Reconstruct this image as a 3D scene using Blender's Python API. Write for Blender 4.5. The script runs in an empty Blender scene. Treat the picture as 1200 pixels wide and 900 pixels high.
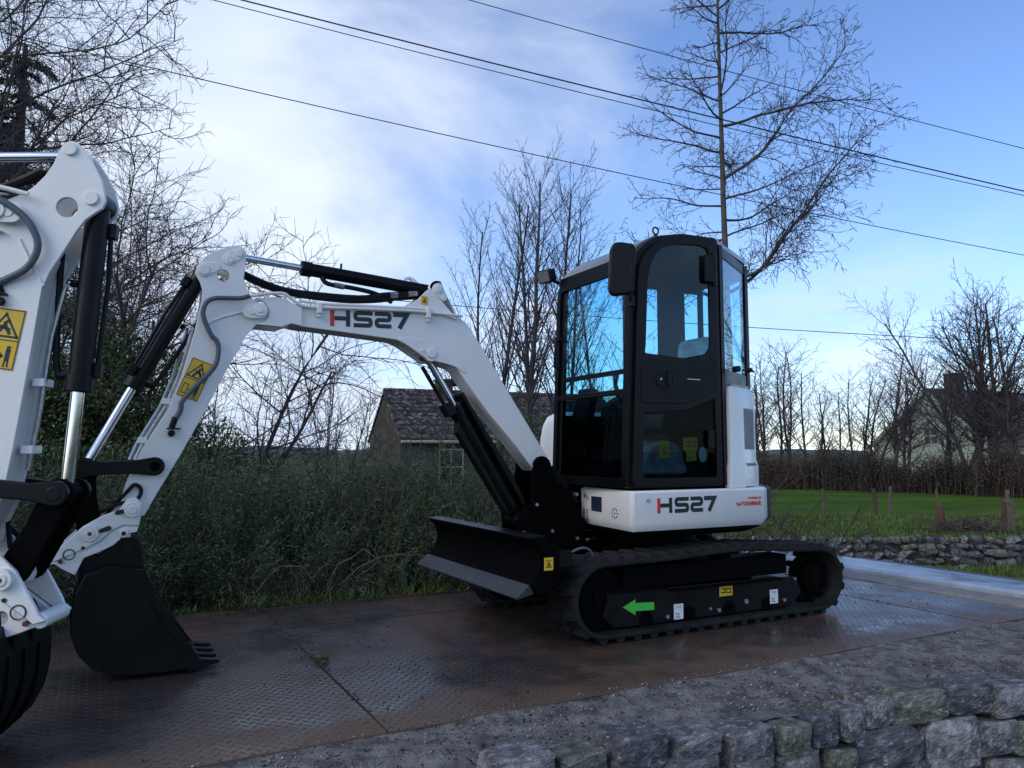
import bpy, bmesh, math, random
import numpy as np
from mathutils import Vector, Matrix

R = math.radians
PI = math.pi
scene = bpy.context.scene
COL = scene.collection

# ------------------------------------------------------------------ camera
EYE = 1.15
PITCH = R(5.08)
cam_d = bpy.data.cameras.new('camera')
cam = bpy.data.objects.new('camera', cam_d)
COL.objects.link(cam)
cam_d.sensor_width = 36
cam_d.lens = 27
cam_d.clip_start = .05
cam_d.clip_end = 6000
cam.location = (0, 0, EYE)
cam.rotation_euler = (R(90) + PITCH, 0, 0)
scene.camera = cam

# ------------------------------------------------------------------ sky, sun, exposure
SUN_AZ, SUN_EL = R(-132), R(32)           # azimuth from +Y towards +X
world = bpy.data.worlds.new('World')
scene.world = world
world.use_nodes = True


def setup_world():
    nt = world.node_tree
    nt.nodes.clear()
    N = lambda t: nt.nodes.new(t)
    lk = nt.links.new
    out = N('ShaderNodeOutputWorld')
    bg = N('ShaderNodeBackground')
    bg.inputs['Strength'].default_value = .15
    lk(bg.outputs[0], out.inputs[0])
    sky = N('ShaderNodeTexSky')
    sky.sky_type = 'NISHITA'
    sky.sun_disc = False
    sky.sun_elevation = SUN_EL
    sky.sun_rotation = SUN_AZ
    sky.air_density = 1.0
    sky.dust_density = .3
    sky.ozone_density = 2.5
    tc = N('ShaderNodeTexCoord')
    sep = N('ShaderNodeSeparateXYZ')
    lk(tc.outputs['Generated'], sep.inputs[0])

    def math_(op, a, b=None, clamp=False):
        m = N('ShaderNodeMath')
        m.operation = op
        m.use_clamp = clamp
        for i, v in enumerate((a, b)):
            if v is None:
                continue
            if isinstance(v, (int, float)):
                m.inputs[i].default_value = v
            else:
                lk(v, m.inputs[i])
        return m.outputs[0]
    zc = math_('MAXIMUM', sep.outputs[2], 0.0)
    den = math_('ADD', zc, .22)
    cx = math_('DIVIDE', sep.outputs[0], den)
    cy = math_('DIVIDE', sep.outputs[1], den)
    comb = N('ShaderNodeCombineXYZ')
    lk(cx, comb.inputs[0])
    lk(cy, comb.inputs[1])
    comb.inputs[2].default_value = 3.7
    n1 = N('ShaderNodeTexNoise')
    n1.inputs['Scale'].default_value = 1.15
    n1.inputs['Detail'].default_value = 7
    n1.inputs['Roughness'].default_value = .56
    n1.inputs['Distortion'].default_value = .5
    lk(comb.outputs[0], n1.inputs['Vector'])
    # broad cloud bank over the left of the view, thinning to the right

    def lobe(az, el, p):
        d = (math.sin(R(az)) * math.cos(R(el)), math.cos(R(az)) * math.cos(R(el)), math.sin(R(el)))
        dp = N('ShaderNodeVectorMath')
        dp.operation = 'DOT_PRODUCT'
        dp.inputs[1].default_value = d
        lk(tc.outputs['Generated'], dp.inputs[0])
        c = math_('MAXIMUM', dp.outputs['Value'], 0.0)
        return math_('POWER', c, p)
    b1 = lobe(-24, 9, 11)
    b2 = lobe(-8, 14, 34)
    b3 = lobe(26, 8, 50)
    s = math_('MULTIPLY', b1, .34)
    s = math_('ADD', s, math_('MULTIPLY', b2, .10))
    s = math_('ADD', s, math_('MULTIPLY', b3, .24))
    s = math_('ADD', s, .10)
    s = math_('SUBTRACT', s, math_('MULTIPLY', lobe(36, 30, 6), .26))
    f = math_('ADD', n1.outputs['Fac'], s)
    mr = N('ShaderNodeMapRange')
    mr.interpolation_type = 'SMOOTHSTEP'
    mr.inputs['From Min'].default_value = .48
    mr.inputs['From Max'].default_value = .96
    lk(f, mr.inputs['Value'])
    # grey / white inside the cloud
    n2 = N('ShaderNodeTexNoise')
    n2.inputs['Scale'].default_value = 1.5
    n2.inputs['Detail'].default_value = 5
    lk(comb.outputs[0], n2.inputs['Vector'])
    cr = N('ShaderNodeValToRGB')
    cr.color_ramp.elements[0].position = .32
    cr.color_ramp.elements[0].color = (3.7, 4.5, 6.2, 1)
    cr.color_ramp.elements[1].position = .68
    cr.color_ramp.elements[1].color = (5.9, 6.4, 7.2, 1)
    lk(n2.outputs['Fac'], cr.inputs['Fac'])
    tint = N('ShaderNodeMix')
    tint.data_type = 'RGBA'
    tint.blend_type = 'MULTIPLY'
    tint.inputs['Factor'].default_value = 1
    lk(sky.outputs[0], tint.inputs['A'])
    tint.inputs['B'].default_value = (1.0, 1.10, 1.34, 1)
    mx = N('ShaderNodeMix')
    mx.data_type = 'RGBA'
    lk(mr.outputs[0], mx.inputs['Factor'])
    lk(tint.outputs['Result'], mx.inputs['A'])
    lk(cr.outputs[0], mx.inputs['B'])
    lk(mx.outputs['Result'], bg.inputs['Color'])


setup_world()
sun_d = bpy.data.lights.new('sun', 'SUN')
sun = bpy.data.objects.new('sun', sun_d)
COL.objects.link(sun)
sun_d.energy = 1.15
sun_d.angle = R(40)
sun_d.color = (1, .85, .66)
sv = Vector((math.sin(SUN_AZ) * math.cos(SUN_EL), math.cos(SUN_AZ) * math.cos(SUN_EL), math.sin(SUN_EL)))
sun.rotation_euler = sv.to_track_quat('Z', 'Y').to_euler()
scene.view_settings.view_transform = 'Standard'
scene.view_settings.look = 'None'
scene.view_settings.exposure = .16
scene.view_settings.gamma = 1
scene.cycles.max_bounces = 8
scene.cycles.transparent_max_bounces = 16

# ------------------------------------------------------------------ helpers
MESH = {}


def link(name, me, parent=None):
    o = bpy.data.objects.new(name, me)
    COL.objects.link(o)
    if parent is not None:
        o.parent = parent
    return o


def tag(o, label=None, cat=None, group=None, kind=None):
    if label:
        o['label'] = label
    if cat:
        o['category'] = cat
    if group:
        o['group'] = group
    if kind:
        o['kind'] = kind
    return o


def empty(name, loc=(0, 0, 0), rz=0, **k):
    o = bpy.data.objects.new(name, None)
    COL.objects.link(o)
    o.location = loc
    o.rotation_euler = (0, 0, rz)
    o.empty_display_size = .2
    return tag(o, **k)


def arc(cx, cz, r, a0, a1, n):
    return [(cx + r * math.cos(R(a0 + (a1 - a0) * i / n)), cz + r * math.sin(R(a0 + (a1 - a0) * i / n))) for i in range(n + 1)]


def rnd_corner(pts, r, n=4, closed=True):
    """round the corners of a 2D path"""
    out = []
    m = len(pts)
    for i, p in enumerate(pts):
        if not closed and i in (0, m - 1):
            out.append(p)
            continue
        a, b = Vector(pts[i - 1]), Vector(pts[(i + 1) % m])
        p = Vector(p)
        da, db = (a - p), (b - p)
        k = min(r, da.length * .45, db.length * .45)
        q0, q1 = p + da.normalized() * k, p + db.normalized() * k
        for j in range(n + 1):
            t = j / n
            q = q0 * (1 - t) ** 2 + p * 2 * t * (1 - t) + q1 * t ** 2
            out.append((q.x, q.y))
    return out


class MB:
    """collects shapes of one part in a bmesh; x forward, y left, z up"""

    def __init__(self):
        self.bm = bmesh.new()

    def poly(self, vs, faces):
        b = [self.bm.verts.new(v) for v in vs]
        for f in faces:
            try:
                self.bm.faces.new([b[i] for i in f])
            except ValueError:
                pass
        return b

    def box(self, x0, x1, y0, y1, z0, z1):
        self.poly([(x0, y0, z0), (x1, y0, z0), (x1, y1, z0), (x0, y1, z0), (x0, y0, z1), (x1, y0, z1), (x1, y1, z1), (x0, y1, z1)],
                  [(0, 3, 2, 1), (4, 5, 6, 7), (0, 1, 5, 4), (1, 2, 6, 5), (2, 3, 7, 6), (3, 0, 4, 7)])
        return self

    def prism(self, prof, y0, y1, axis='y'):
        """extrude a 2D outline; axis y: outline in xz, axis z: outline in xy"""
        n = len(prof)
        ar = sum(prof[i][0] * prof[(i + 1) % n][1] - prof[(i + 1) % n][0] * prof[i][1] for i in range(n))
        if (ar < 0) == (axis == 'z'):
            prof = prof[::-1]
        f = (lambda p, y: (p[0], y, p[1])) if axis == 'y' else (lambda p, y: (p[0], p[1], y))
        vs = [f(p, y0) for p in prof] + [f(p, y1) for p in prof]
        fs = [tuple(range(n)), tuple(range(2 * n - 1, n - 1, -1))]
        if axis == 'z':
            fs = [tuple(range(n - 1, -1, -1)), tuple(range(n, 2 * n))]
            fs += [(i, (i + 1) % n, n + (i + 1) % n, n + i) for i in range(n)]
        else:
            fs += [(i, n + i, n + (i + 1) % n, (i + 1) % n) for i in range(n)]
        self.poly(vs, fs)
        return self

    def holed(self, prof, holes, y0, y1):
        bm = self.bm
        edges = []
        for lp in [prof] + holes:
            v = [bm.verts.new((p[0], y0, p[1])) for p in lp]
            edges += [bm.edges.new((v[i], v[(i + 1) % len(v)])) for i in range(len(v))]
        r = bmesh.ops.triangle_fill(bm, use_beauty=True, use_dissolve=False, edges=edges)
        fc = [g for g in r['geom'] if isinstance(g, bmesh.types.BMFace)]
        r = bmesh.ops.extrude_face_region(bm, geom=fc)
        bmesh.ops.translate(bm, vec=(0, y1 - y0, 0), verts=[g for g in r['geom'] if isinstance(g, bmesh.types.BMVert)])
        bmesh.ops.recalc_face_normals(bm, faces=bm.faces)
        return self

    def cyl(self, p0, p1, r, n=16, r1=None):
        p0, p1 = Vector(p0), Vector(p1)
        r1 = r if r1 is None else r1
        q = (p1 - p0).to_track_quat('Z', 'Y')
        vs = []
        for p, rr in ((p0, r), (p1, r1)):
            for i in range(n):
                a = 2 * PI * i / n
                vs.append(p + q @ Vector((rr * math.cos(a), rr * math.sin(a), 0)))
        self.poly(vs, [tuple(range(n - 1, -1, -1)), tuple(range(n, 2 * n))] + [(i, (i + 1) % n, n + (i + 1) % n, n + i) for i in range(n)])
        return self

    def tube(self, pts, r, n=8, smooth=0):
        pts = [Vector(p) for p in pts]
        if smooth:
            o = []
            for i in range(len(pts) - 1):
                a, b, c, d = pts[max(i - 1, 0)], pts[i], pts[i + 1], pts[min(i + 2, len(pts) - 1)]
                for k in range(smooth):
                    t = k / smooth
                    o.append(.5 * ((2 * b) + (c - a) * t + (2 * a - 5 * b + 4 * c - d) * t * t + (3 * b - a - 3 * c + d) * t ** 3))
            pts = o + [pts[-1]]
        rings = []
        ref = None
        for i, p in enumerate(pts):
            d = (pts[min(i + 1, len(pts) - 1)] - pts[max(i - 1, 0)]).normalized()
            if ref is None:
                ref = d.orthogonal().normalized()
            ref = (ref - d * ref.dot(d))
            ref.normalize()
            s = d.cross(ref)
            rr = r[i] if isinstance(r, (list, tuple)) else r
            rings.append([p + ref * rr * math.cos(2 * PI * k / n) + s * rr * math.sin(2 * PI * k / n) for k in range(n)])
        vs = [v for g in rings for v in g]
        m = len(rings)
        fs = [(j * n + k, j * n + (k + 1) % n, (j + 1) * n + (k + 1) % n, (j + 1) * n + k) for j in range(m - 1) for k in range(n)]
        fs += [tuple(range(n - 1, -1, -1)), tuple(range((m - 1) * n, m * n))]
        self.poly(vs, fs)
        return self

    def ribbon(self, path, t, y0, y1, org, sx, sz):
        """flat stroke of thickness t along a 2D path, set on the plane: x = org+s*sx, z along sz"""
        n = len(path)
        L, Rr = [], []
        for i in range(n):
            p = Vector(path[i])
            d0 = (p - Vector(path[i - 1])).normalized() if i else None
            d1 = (Vector(path[i + 1]) - p).normalized() if i < n - 1 else None
            d0 = d0 or d1
            d1 = d1 or d0
            nn = Vector((-(d0 + d1).y, (d0 + d1).x))
            nn.normalize()
            k = t / 2 / max(.4, nn.dot(Vector((-d0.y, d0.x))))
            L.append(p + nn * k)
            Rr.append(p - nn * k)
        for i in range(n - 1):
            q = [L[i], L[i + 1], Rr[i + 1], Rr[i]]
            w = [(org[0] + a.x * sx[0] + a.y * sz[0], org[1] + a.x * sx[1] + a.y * sz[1]) for a in q]
            self.poly([(a, y0, b) for a, b in w] + [(a, y1, b) for a, b in w],
                      [(4, 5, 6, 7), (0, 3, 2, 1), (0, 1, 5, 4), (2, 3, 7, 6)] + ([(3, 0, 4, 7)] if i == 0 else []) + ([(1, 2, 6, 5)] if i == n - 2 else []))
        return self

    def mesh(self, name, mat, smooth=35):
        bm = self.bm
        bmesh.ops.recalc_face_normals(bm, faces=bm.faces)
        me = bpy.data.meshes.new(name)
        bm.to_mesh(me)
        bm.free()
        me.materials.append(mat)
        if smooth:
            me.polygons.foreach_set('use_smooth', [True] * len(me.polygons))
            me.set_sharp_from_angle(angle=R(smooth))
        return me

    def build(self, name, mat, parent=None, bevel=0, smooth=35, seg=2):
        o = link(name, self.mesh(name, mat, smooth), parent)
        if bevel:
            add_bevel(o, bevel, seg)
        return o


def add_bevel(o, w, seg=2):
    m = o.modifiers.new('bevel', 'BEVEL')
    m.width = w
    m.segments = seg
    m.limit_method = 'ANGLE'
    m.angle_limit = R(40)
    m.use_clamp_overlap = True
    m.harden_normals = True


def np_mesh(name, verts, faces, mat, smooth=False):
    me = bpy.data.meshes.new(name)
    verts = np.asarray(verts, dtype=np.float32)
    faces = np.asarray(faces, dtype=np.int32)
    k = faces.shape[1]
    me.vertices.add(len(verts))
    me.vertices.foreach_set('co', verts.ravel())
    me.loops.add(faces.size)
    me.loops.foreach_set('vertex_index', faces.ravel())
    me.polygons.add(len(faces))
    me.polygons.foreach_set('loop_start', np.arange(0, faces.size, k, dtype=np.int32))
    if smooth:
        me.polygons.foreach_set('use_smooth', np.ones(len(faces), dtype=bool))
    me.update(calc_edges=True)
    me.materials.append(mat)
    return me


# ------------------------------------------------------------------ materials
def nodes_of(name):
    m = bpy.data.materials.new(name)
    m.use_nodes = True
    nt = m.node_tree
    return m, nt, nt.nodes['Principled BSDF']


def pbr(name, col, rough=.5, metal=0., var=.15, vscale=6., bump=0., bscale=60., coat=0., col2=None, rvar=.1, island=0., spec=.5, detail=5, spots=None):
    m, nt, b = nodes_of(name)
    N, lk = nt.nodes.new, nt.links.new
    b.inputs['Metallic'].default_value = metal
    b.inputs['Coat Weight'].default_value = coat
    b.inputs['Coat Roughness'].default_value = .08
    b.inputs['Specular IOR Level'].default_value = spec
    tc = N('ShaderNodeTexCoord')
    n = N('ShaderNodeTexNoise')
    n.inputs['Scale'].default_value = vscale
    n.inputs['Detail'].default_value = detail
    n.inputs['Roughness'].default_value = .6
    lk(tc.outputs['Object'], n.inputs['Vector'])
    cr = N('ShaderNodeValToRGB')
    c2 = col2 or tuple(c * (1 - var) for c in col)
    c1 = col if col2 else tuple(min(1, c * (1 + var)) for c in col)
    cr.color_ramp.elements[0].position = .35
    cr.color_ramp.elements[0].color = (*c2, 1)
    cr.color_ramp.elements[1].position = .65
    cr.color_ramp.elements[1].color = (*c1, 1)
    lk(n.outputs['Fac'], cr.inputs['Fac'])
    colout = cr.outputs[0]
    if island:
        g = N('ShaderNodeNewGeometry')
        mr = N('ShaderNodeMapRange')
        mr.inputs['To Min'].default_value = 1 - island
        mr.inputs['To Max'].default_value = 1 + island
        lk(g.outputs['Random Per Island'], mr.inputs['Value'])
        mm = N('ShaderNodeMix')
        mm.data_type = 'RGBA'
        mm.blend_type = 'MULTIPLY'
        mm.inputs['Factor'].default_value = 1
        lk(colout, mm.inputs['A'])
        lk(mr.outputs[0], mm.inputs['B'])
        colout = mm.outputs['Result']
    if spots:
        ns = N('ShaderNodeTexNoise')
        ns.inputs['Scale'].default_value = spots[0]
        ns.inputs['Detail'].default_value = 6
        ns.inputs['Roughness'].default_value = .7
        lk(tc.outputs['Object'], ns.inputs['Vector'])
        sr = N('ShaderNodeMapRange')
        sr.inputs['From Min'].default_value = spots[1]
        sr.inputs['From Max'].default_value = spots[1] + .06
        lk(ns.outputs['Fac'], sr.inputs['Value'])
        sm = N('ShaderNodeMix')
        sm.data_type = 'RGBA'
        lk(sr.outputs[0], sm.inputs['Factor'])
        lk(colout, sm.inputs['A'])
        sm.inputs['B'].default_value = (*spots[2], 1)
        colout = sm.outputs['Result']
    lk(colout, b.inputs['Base Color'])
    mr = N('ShaderNodeMapRange')
    mr.inputs['From Min'].default_value = .3
    mr.inputs['From Max'].default_value = .7
    mr.inputs['To Min'].default_value = max(.02, rough - rvar)
    mr.inputs['To Max'].default_value = min(1, rough + rvar)
    lk(n.outputs['Fac'], mr.inputs['Value'])
    lk(mr.outputs[0], b.inputs['Roughness'])
    if bump:
        n2 = N('ShaderNodeTexNoise')
        n2.inputs['Scale'].default_value = bscale
        n2.inputs['Detail'].default_value = 6
        lk(tc.outputs['Object'], n2.inputs['Vector'])
        bp = N('ShaderNodeBump')
        bp.inputs['Strength'].default_value = 1
        bp.inputs['Distance'].default_value = bump
        lk(n2.outputs['Fac'], bp.inputs['Height'])
        lk(bp.outputs[0], b.inputs['Normal'])
    return m


def glass_mat(name, tint, refl=1.0, rough=.02):
    m, nt, b = nodes_of(name)
    N, lk = nt.nodes.new, nt.links.new
    out = nt.nodes['Material Output']
    nt.nodes.remove(b)
    t = N('ShaderNodeBsdfTransparent')
    t.inputs[0].default_value = (*tint, 1)
    g = N('ShaderNodeBsdfGlossy')
    g.inputs['Roughness'].default_value = rough
    g.inputs['Color'].default_value = (.9, .9, .9, 1)
    lw = N('ShaderNodeLayerWeight')
    pw = N('ShaderNodeMath')
    pw.operation = 'POWER'
    lk(lw.outputs['Facing'], pw.inputs[0])
    pw.inputs[1].default_value = 4
    fr = N('ShaderNodeMath')
    fr.operation = 'MULTIPLY_ADD'
    lk(pw.outputs[0], fr.inputs[0])
    fr.inputs[1].default_value = .8 * refl
    fr.inputs[2].default_value = .03 * refl
    mx = N('ShaderNodeMixShader')
    lk(fr.outputs[0], mx.inputs[0])
    lk(t.outputs[0], mx.inputs[1])
    lk(g.outputs[0], mx.inputs[2])
    lk(mx.outputs[0], out.inputs[0])
    return m


def leaf_mat(name, c1, c2, rough=.55, vscale=1.2, island=.45, trans=.15):
    m = pbr(name, c1, rough, var=.2, vscale=vscale, col2=c2, island=island, spec=.35)
    return m


def deck_mat():
    """wet, rusty chequer plate; object space is the deck's own length and width"""
    m, nt, b = nodes_of('steel_chequer_plate')
    N, lk = nt.nodes.new, nt.links.new
    tc = N('ShaderNodeTexCoord')
    sep = N('ShaderNodeSeparateXYZ')
    lk(tc.outputs['Object'], sep.inputs[0])

    def ma(op, a, b_=None, clamp=False):
        x = N('ShaderNodeMath')
        x.operation = op
        x.use_clamp = clamp
        for i, v in enumerate((a, b_)):
            if v is None:
                continue
            if isinstance(v, (int, float)):
                x.inputs[i].default_value = v
            else:
                lk(v, x.inputs[i])
        return x.outputs[0]
    S = 24.
    X = ma('MULTIPLY', ma('ADD', sep.outputs[0], sep.outputs[1]), S * .707)
    Y = ma('MULTIPLY', ma('SUBTRACT', sep.outputs[0], sep.outputs[1]), S * .707)
    fx = ma('SUBTRACT', ma('FRACT', X), .5)
    fy = ma('SUBTRACT', ma('FRACT', Y), .5)
    par = ma('MODULO', ma('ABSOLUTE', ma('ADD', ma('FLOOR', X), ma('FLOOR', Y))), 2.)
    ax, ay = ma('ABSOLUTE', fx), ma('ABSOLUTE', fy)
    inv = ma('SUBTRACT', 1., par)
    lo = ma('ADD', ma('MULTIPLY', ax, par), ma('MULTIPLY', ay, inv))
    sh = ma('ADD', ma('MULTIPLY', ay, par), ma('MULTIPLY', ax, inv))
    d = ma('ADD', ma('POWER', ma('DIVIDE', lo, .47), 2.), ma('POWER', ma('DIVIDE', sh, .17), 2.))
    h = ma('SUBTRACT', 1., d, clamp=True)

    def noise(scale, det=5, rough=.6):
        n = N('ShaderNodeTexNoise')
        n.inputs['Scale'].default_value = scale
        n.inputs['Detail'].default_value = det
        n.inputs['Roughness'].default_value = rough
        lk(tc.outputs['Object'], n.inputs['Vector'])
        return n.outputs['Fac']
    big, mid, fine = noise(.9, 4), noise(4.5, 6), noise(70, 3)
    cr = N('ShaderNodeValToRGB')
    e = cr.color_ramp.elements
    e[0].position, e[0].color = .30, (.040, .036, .036, 1)
    e[1].position, e[1].color = .68, (.145, .060, .022, 1)
    q = e.new(.5)
    q.color = (.060, .046, .038, 1)
    lk(ma('ADD', ma('MULTIPLY', big, .6), ma('MULTIPLY', mid, .4)), cr.inputs['Fac'])
    mx = N('ShaderNodeMix')
    mx.data_type = 'RGBA'
    mx.blend_type = 'MULTIPLY'
    mx.inputs['Factor'].default_value = .6
    lk(cr.outputs[0], mx.inputs['A'])
    cr2 = N('ShaderNodeValToRGB')
    cr2.color_ramp.elements[0].color = (.5, .5, .5, 1)
    cr2.color_ramp.elements[1].color = (1.5, 1.45, 1.4, 1)
    lk(fine, cr2.inputs['Fac'])
    lk(cr2.outputs[0], mx.inputs['B'])
    # rust and dried mud along the rim towards the verge
    rim = N('ShaderNodeMapRange')
    rim.interpolation_type = 'SMOOTHSTEP'
    rim.inputs['From Min'].default_value = .98
    rim.inputs['From Max'].default_value = 1.5
    lk(ma('ADD', sep.outputs[1], ma('MULTIPLY', ma('SUBTRACT', mid, .5), .9)), rim.inputs['Value'])
    mx2 = N('ShaderNodeMix')
    mx2.data_type = 'RGBA'
    lk(ma('MULTIPLY', rim.outputs[0], .8), mx2.inputs['Factor'])
    lk(mx.outputs['Result'], mx2.inputs['A'])
    mx2.inputs['B'].default_value = (.125, .075, .042, 1)
    lk(mx2.outputs['Result'], b.inputs['Base Color'])
    ro = N('ShaderNodeMapRange')
    ro.inputs['From Min'].default_value = .36
    ro.inputs['From Max'].default_value = .62
    ro.inputs['To Min'].default_value = .10
    ro.inputs['To Max'].default_value = .46
    lk(ma('ADD', ma('MULTIPLY', big, .65), ma('MULTIPLY', mid, .35)), ro.inputs['Value'])
    lk(ma('ADD', ro.outputs[0], ma('MULTIPLY', rim.outputs[0], .25)), b.inputs['Roughness'])
    b.inputs['Specular IOR Level'].default_value = .55
    bp = N('ShaderNodeBump')
    bp.inputs['Strength'].default_value = 1
    bp.inputs['Distance'].default_value = .0042
    lk(h, bp.inputs['Height'])
    bp2 = N('ShaderNodeBump')
    bp2.inputs['Distance'].default_value = .0025
    lk(ma('ADD', mid, ma('MULTIPLY', fine, .12)), bp2.inputs['Height'])
    lk(bp2.outputs[0], bp.inputs['Normal'])
    lk(bp.outputs[0], b.inputs['Normal'])
    return m


WHITE = pbr('white_paint', (.79, .775, .73), .38, var=.035, vscale=3, coat=.25, rvar=.06, bump=.0003, bscale=300)
BLACK = pbr('black_paint', (.0035, .0035, .004), .38, var=.3, vscale=5, rvar=.08, spec=.2)
BLACKS = pbr('black_plastic', (.007, .007, .008), .5, var=.2, vscale=10, spec=.2, bump=.0003, bscale=400)
DARK = pbr('black_underframe', (.0022, .0022, .0022), .65, var=.3, vscale=7, spec=.04)
GREYP = pbr('grey_roof_paint', (.06, .058, .062), .3, var=.1, coat=.3)
RUBBER = pbr('track_rubber', (.017, .017, .0175), .78, spec=.15, var=.35, vscale=9, bump=.002, bscale=60)
CHROME = pbr('chrome_rod', (.72, .74, .77), .14, metal=1, var=.03, rvar=.04)
STEEL = pbr('bare_steel', (.42, .42, .42), .35, metal=.9, var=.2, vscale=40)
HOSE = pbr('hose_sleeve', (.085, .105, .135), .55, var=.25, vscale=120, bump=.001, bscale=250)
YELLOW = pbr('yellow_vinyl', (.72, .46, .015), .4, var=.04)
INK = pbr('black_vinyl', (.012, .012, .015), .4, var=.05)
MAROON = pbr('maroon_cap', (.16, .018, .03), .5, var=.1)
RED = pbr('red_vinyl', (.62, .035, .02), .4, var=.05)
GREEN = pbr('green_vinyl', (.06, .50, .05), .4, var=.05)
PAPER = pbr('white_vinyl', (.75, .76, .76), .45, var=.04)
PALEGREEN = pbr('pale_vinyl', (.50, .62, .55), .45, var=.04)
GLASS = glass_mat('tinted_cab_glass', (.74, .93, .985), .8)
GLASSD = glass_mat('shade_tinted_cab_glass', (.50, .60, .64), .15)  # lower panes: shade of the cab interior put into a darker tint
LENS = pbr('lamp_lens', (.12, .12, .13), .15, var=.3, vscale=120, bump=.002, bscale=120)
SEATM = pbr('seat_fabric', (.045, .05, .055), .7, var=.2, vscale=20)
PLASTIC = pbr('plastic_wrap', (.32, .33, .32), .22, var=.3, vscale=9, bump=.02, bscale=14)
GRILLE = pbr('grille_mesh', (.20, .20, .21), .5, var=.1)
STONE = pbr('limestone', (.33, .32, .30), .9, spec=.2, vscale=1.6, col2=(.085, .086, .086), bump=.03, bscale=6, detail=12, island=.25, spots=(3.2, .57, (.42, .43, .43)))
STONE2 = pbr('mossy_limestone', (.25, .25, .205), .9, spec=.2, vscale=1.5, col2=(.075, .085, .05), bump=.03, bscale=6, detail=12, spots=(2.6, .57, (.36, .37, .35)))
STONE3 = pbr('dark_limestone', (.20, .20, .20), .9, spec=.2, vscale=1.8, col2=(.055, .058, .062), bump=.03, bscale=7, detail=12, spots=(3.6, .58, (.36, .37, .38)))
MORTAR = pbr('rubble_mortar', (.06, .056, .045), .95, vscale=14, col2=(.014, .014, .012), bump=.05, bscale=22, detail=9)
VERGE = pbr('gritty_concrete', (.25, .235, .21), .95, spec=.1, vscale=9, col2=(.085, .080, .074), bump=.012, bscale=85, detail=14, spots=(38, .56, (.03, .029, .028)))
GRIT = pbr('grit', (.19, .18, .165), .9, var=.5, vscale=30, island=.75)
CONC = pbr('concrete', (.22, .20, .17), .7, var=.25, vscale=5, bump=.003, bscale=60)
RAMP = pbr('galvanised_ramp', (.36, .42, .48), .30, metal=.2, var=.18, vscale=3, bump=.0015, bscale=20)
ASPH = pbr('asphalt', (.055, .056, .060), .6, var=.3, vscale=9, bump=.004, bscale=120)
GRASS = pbr('meadow_grass', (.100, .165, .017), .95, spec=.05, vscale=.45, col2=(.050, .090, .012), bump=.05, bscale=9, detail=8)
FARG = pbr('far_pasture', (.060, .085, .026), .95, spec=.05, vscale=.03, col2=(.035, .046, .020))
GRASS2 = pbr('rough_grass', (.16, .16, .036), .95, spec=.1, vscale=1.2, col2=(.050, .070, .020), bump=.05, bscale=9, detail=8)
BLADE_G = leaf_mat('grass_blades', (.115, .175, .030), (.060, .100, .018))
BLADE_D = leaf_mat('dry_stalks', (.13, .105, .055), (.06, .052, .028))
HEDGE = leaf_mat('hedge_leaf', (.092, .155, .078), (.026, .046, .024), vscale=3.2)
IVY = leaf_mat('ivy_leaf', (.085, .12, .034), (.035, .058, .018), vscale=1.4)
NEEDLE = leaf_mat('conifer_needles', (.028, .042, .016), (.010, .018, .008), vscale=1.3)
BROWNL = leaf_mat('bare_hedge_leaf', (.075, .042, .028), (.028, .020, .015), vscale=.6)
BARK = pbr('grey_bark', (.055, .048, .044), .9, var=.35, vscale=12, bump=.01, bscale=30)
BARKD = pbr('dark_twig', (.058, .050, .050), .9, var=.3, vscale=8)
BARKB = pbr('brown_twig', (.085, .066, .048), .9, var=.35, vscale=6)
BARKY = pbr('olive_twig', (.085, .075, .036), .9, var=.35, vscale=6)
ALDERB = pbr('alder_bark', (.105, .085, .062), .9, vscale=5, col2=(.040, .036, .034), bump=.01, bscale=30)
WOOD = pbr('weathered_post', (.11, .082, .058), .9, var=.35, vscale=20, bump=.004, bscale=60)
WOODR = pbr('red_brown_post', (.075, .042, .027), .9, var=.35, vscale=20, bump=.004, bscale=60)
TILE = pbr('lichen_tile', (.062, .052, .050), .9, var=.35, vscale=5, bump=.004, bscale=60, island=.4, spec=.15, spots=(5.5, .535, (.24, .235, .22)))
TILEL = pbr('lichen', (.42, .41, .38), .95, var=.2, vscale=30)
COTT = pbr('weathered_render', (.075, .064, .050), .95, spec=.1, vscale=1.6, col2=(.035, .033, .027), bump=.01, bscale=14, detail=8)
COTTM = pbr('stone_front', (.095, .10, .088), .95, spec=.1, vscale=2.6, col2=(.055, .062, .055), bump=.03, bscale=5, detail=8)
HOUSEW = pbr('pale_green_render', (.27, .30, .235), .9, var=.08, vscale=.8)
HOUSER = pbr('brown_roof', (.060, .044, .036), .85, var=.25, vscale=3, bump=.01, bscale=12)
WPAINT = pbr('white_joinery', (.36, .35, .31), .6, var=.1)
WINDOW = pbr('dark_pane', (.016, .018, .02), .1, var=.2)
WIRE = pbr('cable', (.014, .014, .018), .6, var=.1)
HILLM = pbr('far_hill', (.045, .065, .060), 1, var=.3, vscale=.01)  # bluish cast of distance haze put into the base colour
DECK = deck_mat()

# ------------------------------------------------------------------ machine frame: x forward (towards the left of the view), y towards the camera
CX, CY = .996, 5.82
AZ = math.atan2(-.47303, -.88105)
FX, FY = math.cos(AZ), math.sin(AZ)


def mf(u, w, z=0):
    return (CX + u * FX - w * FY, CY + u * FY + w * FX, z)


def in_frame(o):
    o.location = (CX, CY, 0)
    o.rotation_euler = (0, 0, AZ)
    return o


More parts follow.
